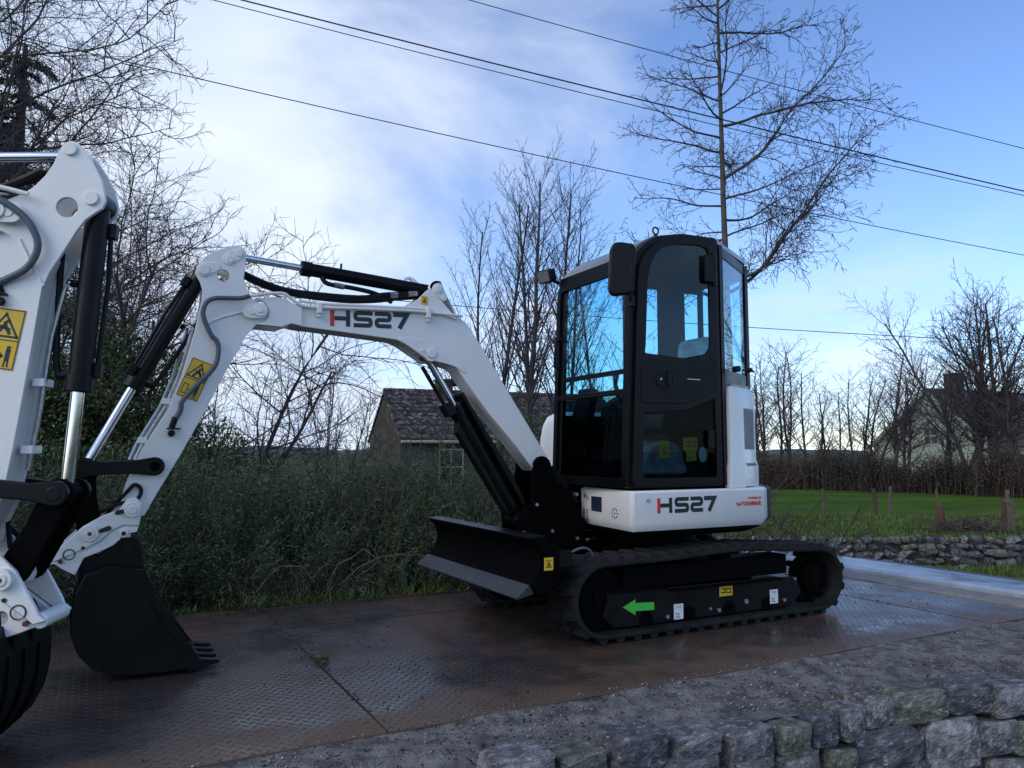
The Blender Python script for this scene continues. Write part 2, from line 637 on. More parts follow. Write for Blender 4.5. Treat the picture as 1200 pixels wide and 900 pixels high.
def px(x, y, Y):
    """a point of the place from its direction and its distance Y ahead"""
    a, b = (x - 600) / 900, (450 - y) / 900
    d = (a, math.cos(PITCH) - b * math.sin(PITCH), math.sin(PITCH) + b * math.cos(PITCH))
    t = Y / d[1]
    return (t * d[0], Y, EYE + t * d[2])


# ================================================================== SETTING
rng = np.random.default_rng(7)
random.seed(7)


def sheet(name, x0, x1, y0, y1, nx, ny, fz, mat, smooth=True):
    xs, ys = np.linspace(x0, x1, nx), np.linspace(y0, y1, ny)
    Xg, Yg = np.meshgrid(xs, ys)
    v = np.stack([Xg.ravel(), Yg.ravel(), fz(Xg, Yg).ravel()], 1)
    i = np.arange((ny - 1) * nx).reshape(ny - 1, nx)[:, :-1].ravel()
    f = np.stack([i, i + 1, i + nx + 1, i + nx], 1)
    return link(name, np_mesh(name, v, f, mat, smooth))


def bumpy(X, Y, s, a, seed=0):
    z = 0
    for k in range(5):
        q = seed + k * 1.7
        z = z + a / (1 + k) * np.sin(X * s * (1 + .8 * k) + q + 1.3 * np.sin(Y * s * .7 + q)) * np.cos(Y * s * (1 + .7 * k) - q)
    return z


tag(sheet('ground', -3000, 3000, -1500, 4500, 60, 60, lambda X, Y: X * 0 - 1.0, FARG), kind='structure')
tag(sheet('field', .2, 70, 14.25, 75, 90, 90, lambda X, Y: -.5 + bumpy(X, Y, .35, .03) - .56 * np.clip((3.6 - X) / 3.2, 0, 1) ** 1.3 - .04 * np.maximum(0, Y - 60), GRASS), kind='structure')
tag(sheet('rough_verge', .2, 22, 14.25, 19.6, 60, 30, lambda X, Y: -.47 + bumpy(X, Y, .9, .025) - .60 * np.clip((3.6 - X) / 3.2, 0, 1) ** 1.3, GRASS2), kind='structure')
# hills far away
hv, hf = [], []
for i in range(121):
    a = R(-75 + 150 * i / 120)
    h = 9 + 4 * math.sin(i * .31) + 3 * math.sin(i * .83 + 1) + 1.5 * math.sin(i * 2.1)
    for rr, z in ((1500, -2), (1800, h), (2100, -2)):
        hv.append((rr * math.sin(a), rr * math.cos(a), z))
for i in range(120):
    for k in range(2):
        hf.append((i * 3 + k, i * 3 + 3 + k, i * 3 + 4 + k, i * 3 + 1 + k))
tag(link('hills', np_mesh('hills', hv, hf, HILLM, True)), kind='structure')

# ---- the raised steel deck
dk = MB()
dk.prism([(9.6, -1.26), (9.6, 1.50), (-2.46, 1.50), (-2.46, -1.26)], -.95, -.014, 'z')
deck = in_frame(dk.build('deck', CONC, smooth=0))
tag(deck, kind='structure')
joints_u = [9.6, 8.19, 5.36, 2.525, -.31, -1.735, -2.46]
for i in range(len(joints_u) - 1):
    a, b = joints_u[i] - .006, joints_u[i + 1] + .006
    for w0, w1 in ((-1.26, -.606), (-.594, 1.52)):
        tz = [random.uniform(-.003, .002) for _ in range(4)]
        pm = MB()
        nn = 3
        pm.poly([(a, w0, -.012), (b, w0, -.012), (b, w1, -.012), (a, w1, -.012), (a, w0, tz[0]), (b, w0, tz[1]), (b, w1, tz[2]), (a, w1, tz[3])],
                [(0, 3, 2, 1), (4, 5, 6, 7), (0, 1, 5, 4), (1, 2, 6, 5), (2, 3, 7, 6), (3, 0, 4, 7)])
        pm.build('steel_plate', DECK, deck, bevel=.003, smooth=0, seg=1)
# narrow raised lip along the hedge side
lip = MB()
lip.box(9.6, -2.46, -1.34, -1.262, -.3, .012)
lip.build('edge_angle', DECK, deck, bevel=.004, smooth=0, seg=1)

# concrete end kerb, then the smooth sloping ramp plate
kb = MB()
kb.prism([(-2.53, -1.9), (-2.53, 2.6), (-2.84, 2.6), (-2.84, -1.9)], -.95, .004, 'z')
tag(in_frame(kb.build('end_kerb', CONC, bevel=.012)), kind='structure')
rp = MB()
rp.prism([(-2.85, .03), (-2.87, .055), (-3.42, .045), (-3.62, -.03), (-3.62, -.30), (-2.85, -.30)], -1.9, 2.9)
tag(in_frame(rp.build('ramp', RAMP, bevel=.008)), kind='structure')
# asphalt lane falling away beyond the ramp
ln = [(-3.63, -.03), (-4.6, -.12), (-6, -.34), (-8, -.66), (-10.5, -.9), (-30, -.94)]
lv, lf = [], []
for i, (u, z) in enumerate(ln):
    wa, wb = -1.9 + .28 * i, 3.2 + 1.4 * i
    lv += [(u, wa - .6, -1.0 if i else z - .4), (u, wa, z), (u, wb, z), (u, wb + 1, -1.0)]
for i in range(len(ln) - 1):
    for k in range(3):
        lf.append((4 * i + k, 4 * i + k + 1, 4 * i + k + 5, 4 * i + k + 4))
tag(in_frame(link('lane', np_mesh('lane', lv, lf, ASPH))), kind='structure')


def wall_w(u):
    return 1.98 + .05 * math.sin(u * 1.1) + (max(0, .9 - u) ** 1.7) * .12


# gritty concrete verge between the deck and the low stone wall
vv, vf = [], []
us = np.linspace(8.0, -6.5, 165)
NW = 22
for u in us:
    wl = wall_w(max(u, -2.6)) - .015
    for k in range(NW):
        t = k / (NW - 1)
        w = 1.512 + (wl - 1.512) * t
        z = -.012 - .075 * t ** 1.5 + .012 * math.sin(u * 5.1 + 3 * t) * t + .010 * math.sin(u * 13 + t * 9) * math.sin(t * 17 + u * 3) + random.uniform(-.006, .006) * min(1, t * 5)
        if k == 0:
            z = -.006 + .006 * math.sin(u * 7)
        vv.append((u, w, z))
for i in range(len(us) - 1):
    for k in range(NW - 1):
        vf.append((i * NW + k, i * NW + k + 1, (i + 1) * NW + k + 1, (i + 1) * NW + k))
tag(in_frame(link('verge', np_mesh('verge', vv, vf, VERGE, True))), kind='structure')
# road in front of the wall, below the view
rdv = [(8, 1.95, -.82), (-9, 3.4, -.82), (-9, 12, -.82), (8, 12, -.82)]
tag(in_frame(link('road', np_mesh('road', rdv, [(0, 1, 2, 3)], ASPH))), kind='structure')

# loose grit on the verge
gv, gf = [], []
for i in range(8000):
    u = random.uniform(3.4, -3.6)
    t = random.random() ** .8
    w = 1.47 + (wall_w(max(u, -2.6)) - 1.50) * t
    r = random.choice((.0025, .003, .003, .004, .005, .007)) * random.uniform(.7, 1.3) * (1.6 if random.random() < .05 else 1)
    z = (-.010 - .075 * t ** 1.5 if w > 1.52 else 0) + r * .3
    b = len(gv)
    for d in ((1, 0, 0), (-1, 0, 0), (0, 1, 0), (0, -1, 0), (0, 0, .7), (0, 0, -.7)):
        gv.append((u + d[0] * r * random.uniform(.6, 1.2), w + d[1] * r * random.uniform(.6, 1.2), z + d[2] * r))
    for f in ((0, 2, 4), (2, 1, 4), (1, 3, 4), (3, 0, 4), (2, 0, 5), (1, 2, 5), (3, 1, 5), (0, 3, 5)):
        gf.append(tuple(b + j for j in f))
tag(in_frame(link('grit', np_mesh('grit', gv, gf, GRIT))), 'loose grit scattered over the concrete verge', kind='stuff')


# dark crumbs of mud and bits of leaf dropped on the plates
cv, cf_ = [], []
for i in range(420):
    u, w = random.uniform(4.5, -2.4), random.uniform(-1.2, 1.45)
    if random.random() < .4:
        u, w = random.choice((2.525, -.31, -1.735)) + random.gauss(0, .03), random.uniform(-1.2, 1.45)
    r = random.uniform(.003, .009)
    b = len(cv)
    a = random.uniform(0, 6.28)
    for k in range(4):
        cv.append((u + r * random.uniform(.6, 1.5) * math.cos(a + k * 1.57), w + r * random.uniform(.6, 1.5) * math.sin(a + k * 1.57), .0015))
    cv.append((u, w, .0015 + r * .8))
    cf_ += [(b + k, b + (k + 1) % 4, b + 4) for k in range(4)]
tag(in_frame(link('mud_crumbs', np_mesh('mud_crumbs', cv, cf_, pbr('wet_mud', (.022, .017, .012), .8, var=.4, vscale=30)))), 'dark crumbs of mud scattered on the steel plates', kind='stuff')


# ---- low stone wall in the foreground
def stone_mesh(seed, mat, n=3):
    """quarried block: jittered corners, a few broken faces, chipped edges, rough skin"""
    r = random.Random(seed)
    bm = bmesh.new()
    pts = []
    for x in (-1, 1):
        for y in (-1, 1):
            for z in (-1, 1):
                q = Vector((x * r.uniform(.82, 1.0), y * r.uniform(.85, 1.0), z * r.uniform(.80, 1.0)))
                if r.random() < .45:        # corner knocked off
                    k = r.uniform(.25, .5)
                    pts += [Vector((q.x * (1 - k), q.y, q.z)), Vector((q.x, q.y, q.z * (1 - k * 1.2)))]
                else:
                    pts.append(q)
    for _ in range(3):
        pts.append(Vector((r.uniform(-.6, .6), r.choice((-1, 1)) * r.uniform(1.0, 1.12), r.uniform(-.5, .5))))
    for q in pts:
        bm.verts.new(q)
    bmesh.ops.convex_hull(bm, input=bm.verts)
    for v in [v for v in bm.verts if not v.link_faces]:
        bm.verts.remove(v)
    bmesh.ops.dissolve_limit(bm, angle_limit=R(9), verts=bm.verts, edges=bm.edges)
    bmesh.ops.bevel(bm, geom=[e for e in bm.edges], offset=.075, segments=1, affect='EDGES', profile=.5, clamp_overlap=True)
    bmesh.ops.triangulate(bm, faces=bm.faces)
    bmesh.ops.subdivide_edges(bm, edges=[e for e in bm.edges if e.calc_length() > .35], cuts=2, use_grid_fill=False)
    bmesh.ops.triangulate(bm, faces=bm.faces)
    ph = [r.uniform(0, 6) for _ in range(6)]
    for v in bm.verts:
        c = v.co.copy()
        v.co += Vector((math.sin(6 * c.y + ph[0] + 4 * c.z), math.sin(7 * c.z + ph[1] + 5 * c.x), math.sin(8 * c.x + ph[2] + 4 * c.y))) * .022 + Vector((r.gauss(0, .012), r.gauss(0, .02), r.gauss(0, .012)))
    me = bpy.data.meshes.new('stone')
    bm.to_mesh(me)
    bm.free()
    me.materials.append(mat)
    me.polygons.foreach_set('use_smooth', [True] * len(me.polygons))
    me.set_sharp_from_angle(angle=R(22))
    return me


near_stones = [stone_mesh(i, (STONE, STONE2, STONE3, STONE)[i % 4], 5) for i in range(14)]
wall = empty('stone_wall', mf(0, 2.0, -.8), AZ, label='low rough limestone wall at the lower right, holding up the gritty verge', cat='wall')
# each visible stone of the two upper courses: centre along the wall, centre height, width, height
NEAR = [
    (2.19, 0.018, 0.279, 0.128), (1.94, -0.006, 0.242, 0.114), (1.675, -0.005, 0.294, 0.181), (1.379, -0.025, 0.294, 0.108),
    (1.069, -0.096, 0.301, 0.207), (0.797, -0.099, 0.2, 0.167), (0.601, -0.099, 0.198, 0.17), (0.416, -0.089, 0.2, 0.18),
    (0.24, -0.052, 0.227, 0.186), (-0.022, -0.068, 0.387, 0.198), (-0.349, -0.061, 0.425, 0.184), (-0.652, -0.091, 0.369, 0.192),
    (1.42, -0.118, 0.367, 0.143), (1.072, -0.191, 0.272, 0.158), (0.779, -0.24, 0.292, 0.177), (0.499, -0.253, 0.202, 0.165),
    (0.181, -0.246, 0.472, 0.263), (-0.208, -0.26, 0.374, 0.29), (-0.503, -0.267, 0.309, 0.204), (-0.738, -0.284, 0.318, 0.199),
    (0.016, -0.359, 0.158, 0.095), (-0.612, -0.459, 0.4, 0.203), (1.768, -0.121, 0.286, 0.132), (-0.249, -0.472, 0.456, 0.176)]


def near_stone(uc, zc, wd, ht, i, proud=.0):
    o = link('stone', near_stones[i % len(near_stones)], wall)
    w = wall_w(max(uc, -2.6)) + proud
    sl = (wall_w(max(uc, -2.6) - .1) - wall_w(max(uc, -2.6) + .1)) / .2
    o.location = (uc, w - 2.0, zc + .8)
    o.rotation_euler = (R(random.uniform(-5, 5)), R(random.uniform(-4, 4)), -math.atan(sl) + R(random.uniform(-5, 5)))
    o.scale = (wd / 2 * random.choice((1, -1)), random.uniform(.075, .10), ht / 2)
    return o


for i, (uc, zc, wd, ht) in enumerate(NEAR):
    near_stone(uc, zc - .045, wd * .95, ht * .91, i)
o = near_stone(-1.02, -.02, .26, .10, 3)
# the rest of the wall: lower courses and both ends
taken = [(a, b, c, d) for a, b, c, d in NEAR]
for row in range(5):
    u = 3.6 + random.uniform(0, .2)
    while u > -3.6:
        wd, ht = random.uniform(.2, .42), .17
        zc = -.08 - .165 * row + random.uniform(-.02, .02)
        uc = u - wd / 2
        if all(abs(uc - a) > (wd + c) * .36 or abs(zc - b + .05) > (ht + d) * .40 for a, b, c, d in taken):
            near_stone(uc, zc, wd * .95, ht * .95, random.randrange(12), -.02)
        u -= wd
wallcore = MB()
ucs = [6.6 - i * .25 for i in range(54)]
for i in range(len(ucs) - 1):
    a, b = ucs[i], ucs[i + 1]
    wa, wb = wall_w(max(a, -2.6)), wall_w(max(b, -2.6))
    wallcore.poly([(a, wa - 2.0 - .01, -.05), (b, wb - 2.0 - .01, -.05), (b, wb - 2.0 - .15, .68), (b, wb - 2.0 - .03, .68), (a, wa - 2.0 - .15, .68), (a, wa - 2.0 - .03, .68)],
                  [(0, 5, 3, 1), (5, 4, 2, 3)])
wallcore.build('mortar', MORTAR, wall, smooth=0)

# ---- far dry stone wall below the field
far = empty('dry_stone_wall', (6.5, 14.05, -1.0), 0, label='long grey dry stone wall at the foot of the green field', cat='wall')


def pebble_hull(seed, mat):
    r = random.Random(seed)
    bm = bmesh.new()
    for _ in range(14):
        d = Vector((r.gauss(0, 1), r.gauss(0, 1), r.gauss(0, 1))).normalized()
        m = max(abs(d.x), abs(d.y), abs(d.z)) ** .75
        bm.verts.new(d / m * r.uniform(.88, 1.05))
    bmesh.ops.convex_hull(bm, input=bm.verts)
    for v in [v for v in bm.verts if not v.link_faces]:
        bm.verts.remove(v)
    me = bpy.data.meshes.new('stone')
    bm.to_mesh(me)
    bm.free()
    me.materials.append(mat)
    return me


far_stones = [pebble_hull(i + 50, (STONE3, STONE3, STONE2, STONE3, STONE)[i % 5]) for i in range(10)]
fcount = 0
for row in range(5):
    x = -3.2 + random.uniform(0, .2)
    while x < 5.9:
        wd = random.choice((.14, .19, .24, .31, .38)) * random.uniform(.85, 1.15)
        ht = random.uniform(.115, .165)
        if fcount < 298:
            o = link('stone', random.choice(far_stones), far)
            o.location = (x + wd / 2, random.uniform(-.02, .02) - .08 + .015 * row, .07 + row * .128 + random.uniform(-.025, .025))
            o.scale = (wd / 2 * 1.06, random.uniform(.10, .14), ht / 2 * 1.12)
            o.rotation_euler = (R(random.uniform(-10, 10)), R(random.uniform(-14, 14)), R(random.uniform(-8, 8)))
            fcount += 1
        x += wd * 1.01
fc = MB()
fc.box(-3.2, 5.9, -.06, .22, -.05, .60)
fc.build('core', MORTAR, far, smooth=0)


# ---- leaf / blade scatter
def leaf_mesh(name, base, dirs, length, width, mat, seed=1):
    r = np.random.default_rng(seed)
    n = len(base)
    d = dirs / (np.linalg.norm(dirs, axis=1, keepdims=True) + 1e-9)
    s = np.cross(d, r.normal(size=(n, 3)))
    s /= (np.linalg.norm(s, axis=1, keepdims=True) + 1e-9)
    ln = (np.broadcast_to(length, (n,)) * r.uniform(.6, 1.25, n))[:, None]
    wd = (np.broadcast_to(width, (n,)) * r.uniform(.7, 1.2, n))[:, None]
    nn = np.cross(d, s)
    mid = base + d * ln * .45 + nn * ln * .06
    v = np.stack([base, mid - s * wd / 2, base + d * ln, mid + s * wd / 2], 1).reshape(-1, 3)
    f = np.arange(4 * n).reshape(n, 4)
    return np_mesh(name, v, f, mat)


# grass on the rough verge and along the far wall, tufts along the deck
n = 26000
gx, gy = rng.uniform(3.5, 14, n), 14.3 + 5.2 * rng.random(n) ** 1.3
b = np.stack([gx, gy, -.48 + 0 * gx], 1)
d = np.stack([rng.normal(0, .45, n), rng.normal(0, .45, n), np.ones(n)], 1)
tag(link('grass', leaf_mesh('grass', b, d, .13, .02, BLADE_G, 2)), 'rough grass behind the far stone wall', kind='stuff')
n = 14000
gx = rng.uniform(5.5, 13, n)
gy = 13.95 - rng.random(n) ** 1.4 * 2.2
b = np.stack([gx, gy, -.99 + 0 * gx], 1)
d = np.stack([rng.normal(0, .5, n), rng.normal(0, .5, n), np.ones(n)], 1)
tag(link('grass_strip', leaf_mesh('grass_strip', b, d, .17, .022, BLADE_G, 3)), 'grass growing along the foot of the far stone wall', kind='stuff')

# moss and short grass where the verge meets the wall stones
n = 2600
u = rng.uniform(-2.4, 3.2, n)
kp = (np.sin(u * 5.3) + np.sin(u * 2.1 + 1)) > .35
u = u[kp]
w = np.array([wall_w(max(q, -2.6)) for q in u]) - np.abs(rng.normal(.03, .04, len(u)))
b = np.stack([u, w, 0 * u - .085], 1)
d = np.stack([rng.normal(0, .6, len(u)), rng.normal(0, .6, len(u)), np.ones(len(u))], 1)
tag(in_frame(link('moss_tufts', leaf_mesh('moss_tufts', b, d, .028, .006, BLADE_G, 31))), 'moss and short grass along the back of the low limestone wall', kind='stuff')

# weed growing out of the plate joint
wd_ = empty('weed', mf(2.50, .33, 0), 0, label='small green weed growing out of the joint between two steel plates', cat='weed')
n = 60
th = rng.uniform(0, 2 * PI, n)
rr = rng.random(n) * .035
b = np.stack([rr * np.cos(th), rr * np.sin(th), rng.uniform(0, .03, n)], 1)
d = np.stack([np.cos(th), np.sin(th), rng.uniform(.1, .7, n)], 1)
link('leaf', leaf_mesh('leaf', b, d, .034, .012, BLADE_G, 4), wd_)


# ---- buildings
def building(name, label, cat, corner, b, L, D, eave, ridge, wallm, gablem, roofm, over=.18):
    e = empty(name, (corner[0], corner[1], -1.0), R(b), label=label, cat=cat)
    H, Rz = eave + 1.0, ridge + 1.0
    MB().box(0, L, 0, .35, 0, H).build('front_wall', wallm, e, smooth=0)
    MB().box(0, L, D - .35, D, 0, H).build('back_wall', wallm, e, smooth=0)
    g = MB()
    # gable ends reach the corners
    for i_, x in enumerate((-.004, L - .36)):
        g = MB()
        bm0 = [(x, 0.004, 0), (x, D - .004, 0), (x, D - .004, H - .02), (x, D / 2, Rz - .06), (x, .004, H - .02)]
        g.poly(bm0 + [(q[0] + .36, q[1], q[2]) for q in bm0], [(0, 1, 2, 3, 4), (9, 8, 7, 6, 5)] + [(i, (i + 1) % 5, 5 + (i + 1) % 5, 5 + i) for i in range(5)])
        g.build('gable_wall', gablem, e, smooth=0)
    rf = MB()
    sl = (Rz - H) / (D / 2)
    yo = .22
    pr = [(-yo, H - yo * sl), (D / 2, Rz), (D + yo, H - yo * sl), (D + yo, H - yo * sl + .09), (D / 2, Rz + .10), (-yo, H - yo * sl + .09)]
    vs = [(-over, p[0], p[1]) for p in pr] + [(L + over, p[0], p[1]) for p in pr]
    rf.poly(vs, [(0, 1, 4, 5), (1, 2, 3, 4), (11, 10, 7, 6), (10, 9, 8, 7)] + [(i, 6 + i, 6 + (i + 1) % 6, (i + 1) % 6) for i in range(6)])
    roof = rf.build('roof', roofm, e, smooth=0)
    return e, roof, H, Rz, sl


def window(parent, x, z, w, h, y=-.01, frame=WPAINT, cols=2, rows=2, t=.05):
    f = MB()
    f.box(x, x + t, y - .03, y + .02, z, z + h)
    f.box(x + w - t, x + w, y - .03, y + .02, z, z + h)
    f.box(x + t, x + w - t, y - .03, y + .02, z, z + t)
    f.box(x + t, x + w - t, y - .03, y + .02, z + h - t, z + h)
    for c in range(1, cols):
        xc = x + w * c / cols
        f.box(xc - t / 2, xc + t / 2, y - .027, y + .02, z + t, z + h - t)
    for r_ in range(1, rows):
        zc = z + h * r_ / rows
        f.box(x + t, x + w - t, y - .024, y + .02, zc - t / 2, zc + t / 2)
    fo = f.build('window', frame, parent, smooth=0)
    for c in range(cols):
        for r_ in range(rows):
            MB().box(x + w * c / cols + .02, x + w * (c + 1) / cols - .02, y - .005, y + .005, z + h * r_ / rows + .02, z + h * (r_ + 1) / rows - .02).build('pane', WINDOW, fo, smooth=0)
    return fo


cot, croof, H, Rz, sl = building('cottage', 'old stone cottage with a lichen spotted tile roof behind the hedge', 'cottage', (-4.05, 28), 22, 9.6, 5.5, 1.68, 3.50, COTTM, COTT, TILE, over=.06)
# tile courses on the slope that shows, each tile a separate piece with its own set
tv, tf_ = [], []
nrow, ncol = 11, 33
sl_len = math.hypot(D_ := 2.75 + .22, (Rz - H) + .22 * sl)
uy, uz = D_ / sl_len, ((Rz - H) + .22 * sl) / sl_len
for r_ in range(nrow):
    for c in range(ncol):
        s0 = sl_len * r_ / nrow - .03
        s1 = sl_len * (r_ + 1) / nrow + .05
        x0 = -.07 + 9.74 * (c + (.5 if r_ % 2 else 0) * .9) / ncol
        x1 = x0 + 9.74 / ncol - .022
        lift = .055 + random.uniform(-.006, .012)
        b = len(tv)
        for s, dz in ((s0, lift), (s1, .018)):
            for x, dd in ((x0, 0), ((x0 + x1) / 2, .016), (x1, 0)):
                y = -.22 + uy * s - uz * (dz + dd)
                z = (H - .22 * sl + .09) + uz * s + uy * (dz + dd)
                tv.append((x, y, z))
        for x in (x0, x1):
            tv.append((x, -.22 + uy * s0, (H - .22 * sl + .09) + uz * s0))
        tf_ += [(b, b + 1, b + 4, b + 3), (b + 1, b + 2, b + 5, b + 4), (b + 6, b + 7, b + 2, b)]
tag(link('roof_tiles', np_mesh('roof_tiles', tv, tf_, TILE), croof), kind='stuff')
for c in range(24):
    rt = MB()
    rt.tube([(c * .41 - .05, 2.75, Rz + .10), (c * .41 + .37, 2.75, Rz + .105)], .11, 8)
    rt.build('ridge_tile', TILE, croof)
gt = MB().tube([(-.05, -.30, H - .15), (9.6, -.30, H - .15)], .06, 8)
gt.build('gutter', WPAINT, cot)
window(cot, 1.45, H - 1.75, .95, 1.35)
window(cot, 6.2, H - 1.75, .95, 1.35)
ch = MB().box(2.15, 2.75, 2.45, 3.05, Rz - .3, Rz + .55)
ch.box(2.10, 2.80, 2.40, 3.10, Rz + .552, Rz + .63)
ch.build('chimney', COTT, croof, smooth=0)

hs, hroof, H, Rz, sl = building('house', 'pale green gabled house with a brown roof behind the bare trees', 'house', (31.5, 50), 25, 15, 9.5, 1.7, 5.6, HOUSEW, HOUSEW, HOUSER, over=.3)
bb = MB()
for s in (-1, 1):
    pa, pb = (-.33, 4.75 - s * 5.0, H - .25 * sl - .03), (-.33, 4.75, Rz + .03)
    bb.poly([pa, pb, (pb[0], pb[1], pb[2] - .28), (pa[0], pa[1], pa[2] - .28), (pa[0] - .04, pa[1], pa[2]), (pb[0] - .04, pb[1], pb[2]), (pb[0] - .04, pb[1], pb[2] - .28), (pa[0] - .04, pa[1], pa[2] - .28)],
            [(0, 1, 2, 3), (4, 7, 6, 5), (0, 4, 5, 1), (3, 2, 6, 7)])
bb.build('bargeboard', WPAINT, hs, smooth=0)
cm = MB().box(2.4, 3.3, 4.3, 5.2, Rz - .6, Rz + 1.1)
cm.box(2.33, 3.37, 4.23, 5.27, Rz + 1.102, Rz + 1.25)
cm.build('chimney', HOUSER, hroof, smooth=0)
window(hs, 2.0, .9, 1.6, 1.2)
window(hs, 6.5, .9, 1.6, 1.2)
# gable window: set on the end wall
gw = window(hs, 0, 0, 1.1, 1.2)
gw.rotation_euler = (0, 0, R(-90))
gw.location = (0, 5.2, 2.7)

# ---- fence in the field
fence = empty('wire_fence', (9.0, 20, -.5), 0, label='old wire fence with thin leaning posts across the green field', cat='fence')
fpts = []
for xpx, Y, h, r_, lean, m in ((966, 20.2, .7, .04, -2, WOOD), (1027, 20, .72, .055, -3, WOODR), (1043, 19.9, .78, .045, 3, WOOD), (1103, 18.9, .72, .035, -8, WOOD), (1182, 17.6, .8, .06, 0, WOOD), (1262, 16.5, .8, .05, 2, WOOD)):
    x = px(xpx, 600, Y)[0]
    o = MB()
    o.tube([(0, 0, -.1), (h * math.tan(R(lean)) * .5, 0, h * .5), (h * math.tan(R(lean)), .01, h)], [r_, r_ * .95, r_ * .8], 7)
    p = o.build('fence_post', m, fence)
    p.location = (x - 9, Y - 20, 0)
    fpts.append((x - 9, Y - 20, h))
for k in (.45, .85):
    o = MB()
    o.tube([(a, b - .04, h * k) for a, b, h in fpts], .004, 4)
    o.build('wire', WIRE, fence)
pr_ = empty('gate_stump', px(1105, 625, 15.6)[:2] + (-.5,), 0, label='broken red-brown wooden post leaning behind the far stone wall', cat='post')
MB().tube([(0, 0, -.1), (-.02, 0, .3), (-.04, 0, .50), (-.05, .01, .60)], [.085, .08, .075, .03], 8).build('post', WOODR, pr_)
pr2 = empty('square_post', px(1184, 622, 15.8)[:2] + (-.5,), 0, label='square weathered timber post standing at the right behind the far stone wall', cat='post')
MB().box(-.085, .085, -.07, .07, -.1, .68).build('post', WOOD, pr2, bevel=.01)
MB().box(-.13, -.088, -.06, .05, -.1, .66).build('batten', WOODR, pr2, bevel=.006)
rl = MB()
a, c = px(1112, 612, 15.6), px(1182, 601, 15.8)
rl.tube([a, (a[0] * .6 + c[0] * .4, 15.7, a[2] * .6 + c[2] * .4 + .03), c], [.02, .017, .014], 6)
tag(rl.build('rail', BARKY), 'thin pole laid as a rail between the broken post and the square post', 'rail')
# ================================================================== EXCAVATORS (x forward, y left, z up, metres)
BF = (.967, 1.057)          # boom foot pin
AP = (2.841, 1.965)         # arm pivot, first machine
EP = (3.460, .850)          # coupler pivot, first machine


def rel(pts, o):
    return [(p[0] - o[0], p[1] - o[1]) for p in pts]


def rot2(p, c, t):
    dx, dz = p[0] - c[0], p[1] - c[1]
    return (c[0] + dx * math.cos(t) + dz * math.sin(t), c[1] - dx * math.sin(t) + dz * math.cos(t))


SPLIT = {'bolts', 'postb', 'blcheek', 'blarm', 'sksc', 'hinge', 'boomp', 'boomb', 'boomc', 'boomk', 'boomt', 'wbar', 'cons', 'bside', 'posth', 'mira', 'latch',
         'coupp', 'coupd', 'coupr', 'postp', 'ach', 'acf', 'tskid', 'seat', 'hnd', 'bkf'} | {a + k for k in '12' for a in ('armb', 'armc', 'armr', 'armh', 'armf', 'armcl', 'armq')}
LOOSE = {'gs1', 'gs2', 'skdt', 'skcd'}


def pieces(bm, gap=.0008):
    """separate a bmesh into the solids that do not touch each other"""
    bm.verts.ensure_lookup_table()
    n = len(bm.verts)
    isl = [-1] * n
    k = 0
    for v in bm.verts:
        if isl[v.index] >= 0:
            continue
        st = [v]
        isl[v.index] = k
        while st:
            a = st.pop()
            for e in a.link_edges:
                b = e.other_vert(a)
                if isl[b.index] < 0:
                    isl[b.index] = k
                    st.append(b)
        k += 1
    lo, hi = [Vector((9, 9, 9)) for _ in range(k)], [Vector((-9, -9, -9)) for _ in range(k)]
    for v in bm.verts:
        i = isl[v.index]
        for c in range(3):
            lo[i][c] = min(lo[i][c], v.co[c])
            hi[i][c] = max(hi[i][c], v.co[c])
    g = list(range(k))

    def root_(i):
        while g[i] != i:
            i = g[i]
        return i
    for i in range(k):
        for j in range(i):
            if all(lo[i][c] - gap < hi[j][c] and lo[j][c] - gap < hi[i][c] for c in range(3)):
                g[root_(i)] = root_(j)
    out = []
    for r_ in sorted({root_(i) for i in range(k)}):
        b2 = bm.copy()
        b2.verts.ensure_lookup_table()
        bmesh.ops.delete(b2, geom=[v for v in b2.verts if root_(isl[v.index]) != r_], context='VERTS')
        out.append(b2)
    return out


def cached(key, name, fn, mat, parent, bevel=0, seg=2, smooth=35):
    if key not in MESH:
        mb = fn()
        if key in SPLIT:
            mb.bm.verts.index_update()
            bms = pieces(mb.bm)
            MESH[key] = []
            for b in bms:
                t = MB()
                t.bm.free()
                t.bm = b
                MESH[key].append(t.mesh(name, mat, smooth))
        else:
            MESH[key] = [mb.mesh(name, mat, smooth)]
    first = None
    for me in MESH[key]:
        o = link(name, me, parent)
        if bevel:
            add_bevel(o, bevel, seg)
        if key in LOOSE:
            o['kind'] = 'stuff'
        first = first or o
    return first


def put(o, A, t=0.):
    o.location = (A[0], 0, A[1])
    o.rotation_euler = (0, t, 0)
    return o


def aim(A, B):
    return math.atan2(-(B[1] - A[1]), B[0] - A[0])


def discs(specs):
    """pin heads: (x, z, radius, w0, w1)"""
    m = MB()
    for x, z, r, a, b in specs:
        m.cyl((x, a, z), (x, b, z), r, 18)
    return m


def capsule(x0, z0, x1, z1, r0, r1, n=8):
    a = math.degrees(math.atan2(z1 - z0, x1 - x0))
    return arc(x0, z0, r0, a + 90, a + 270, n) + arc(x1, z1, r1, a - 90, a + 90, n)


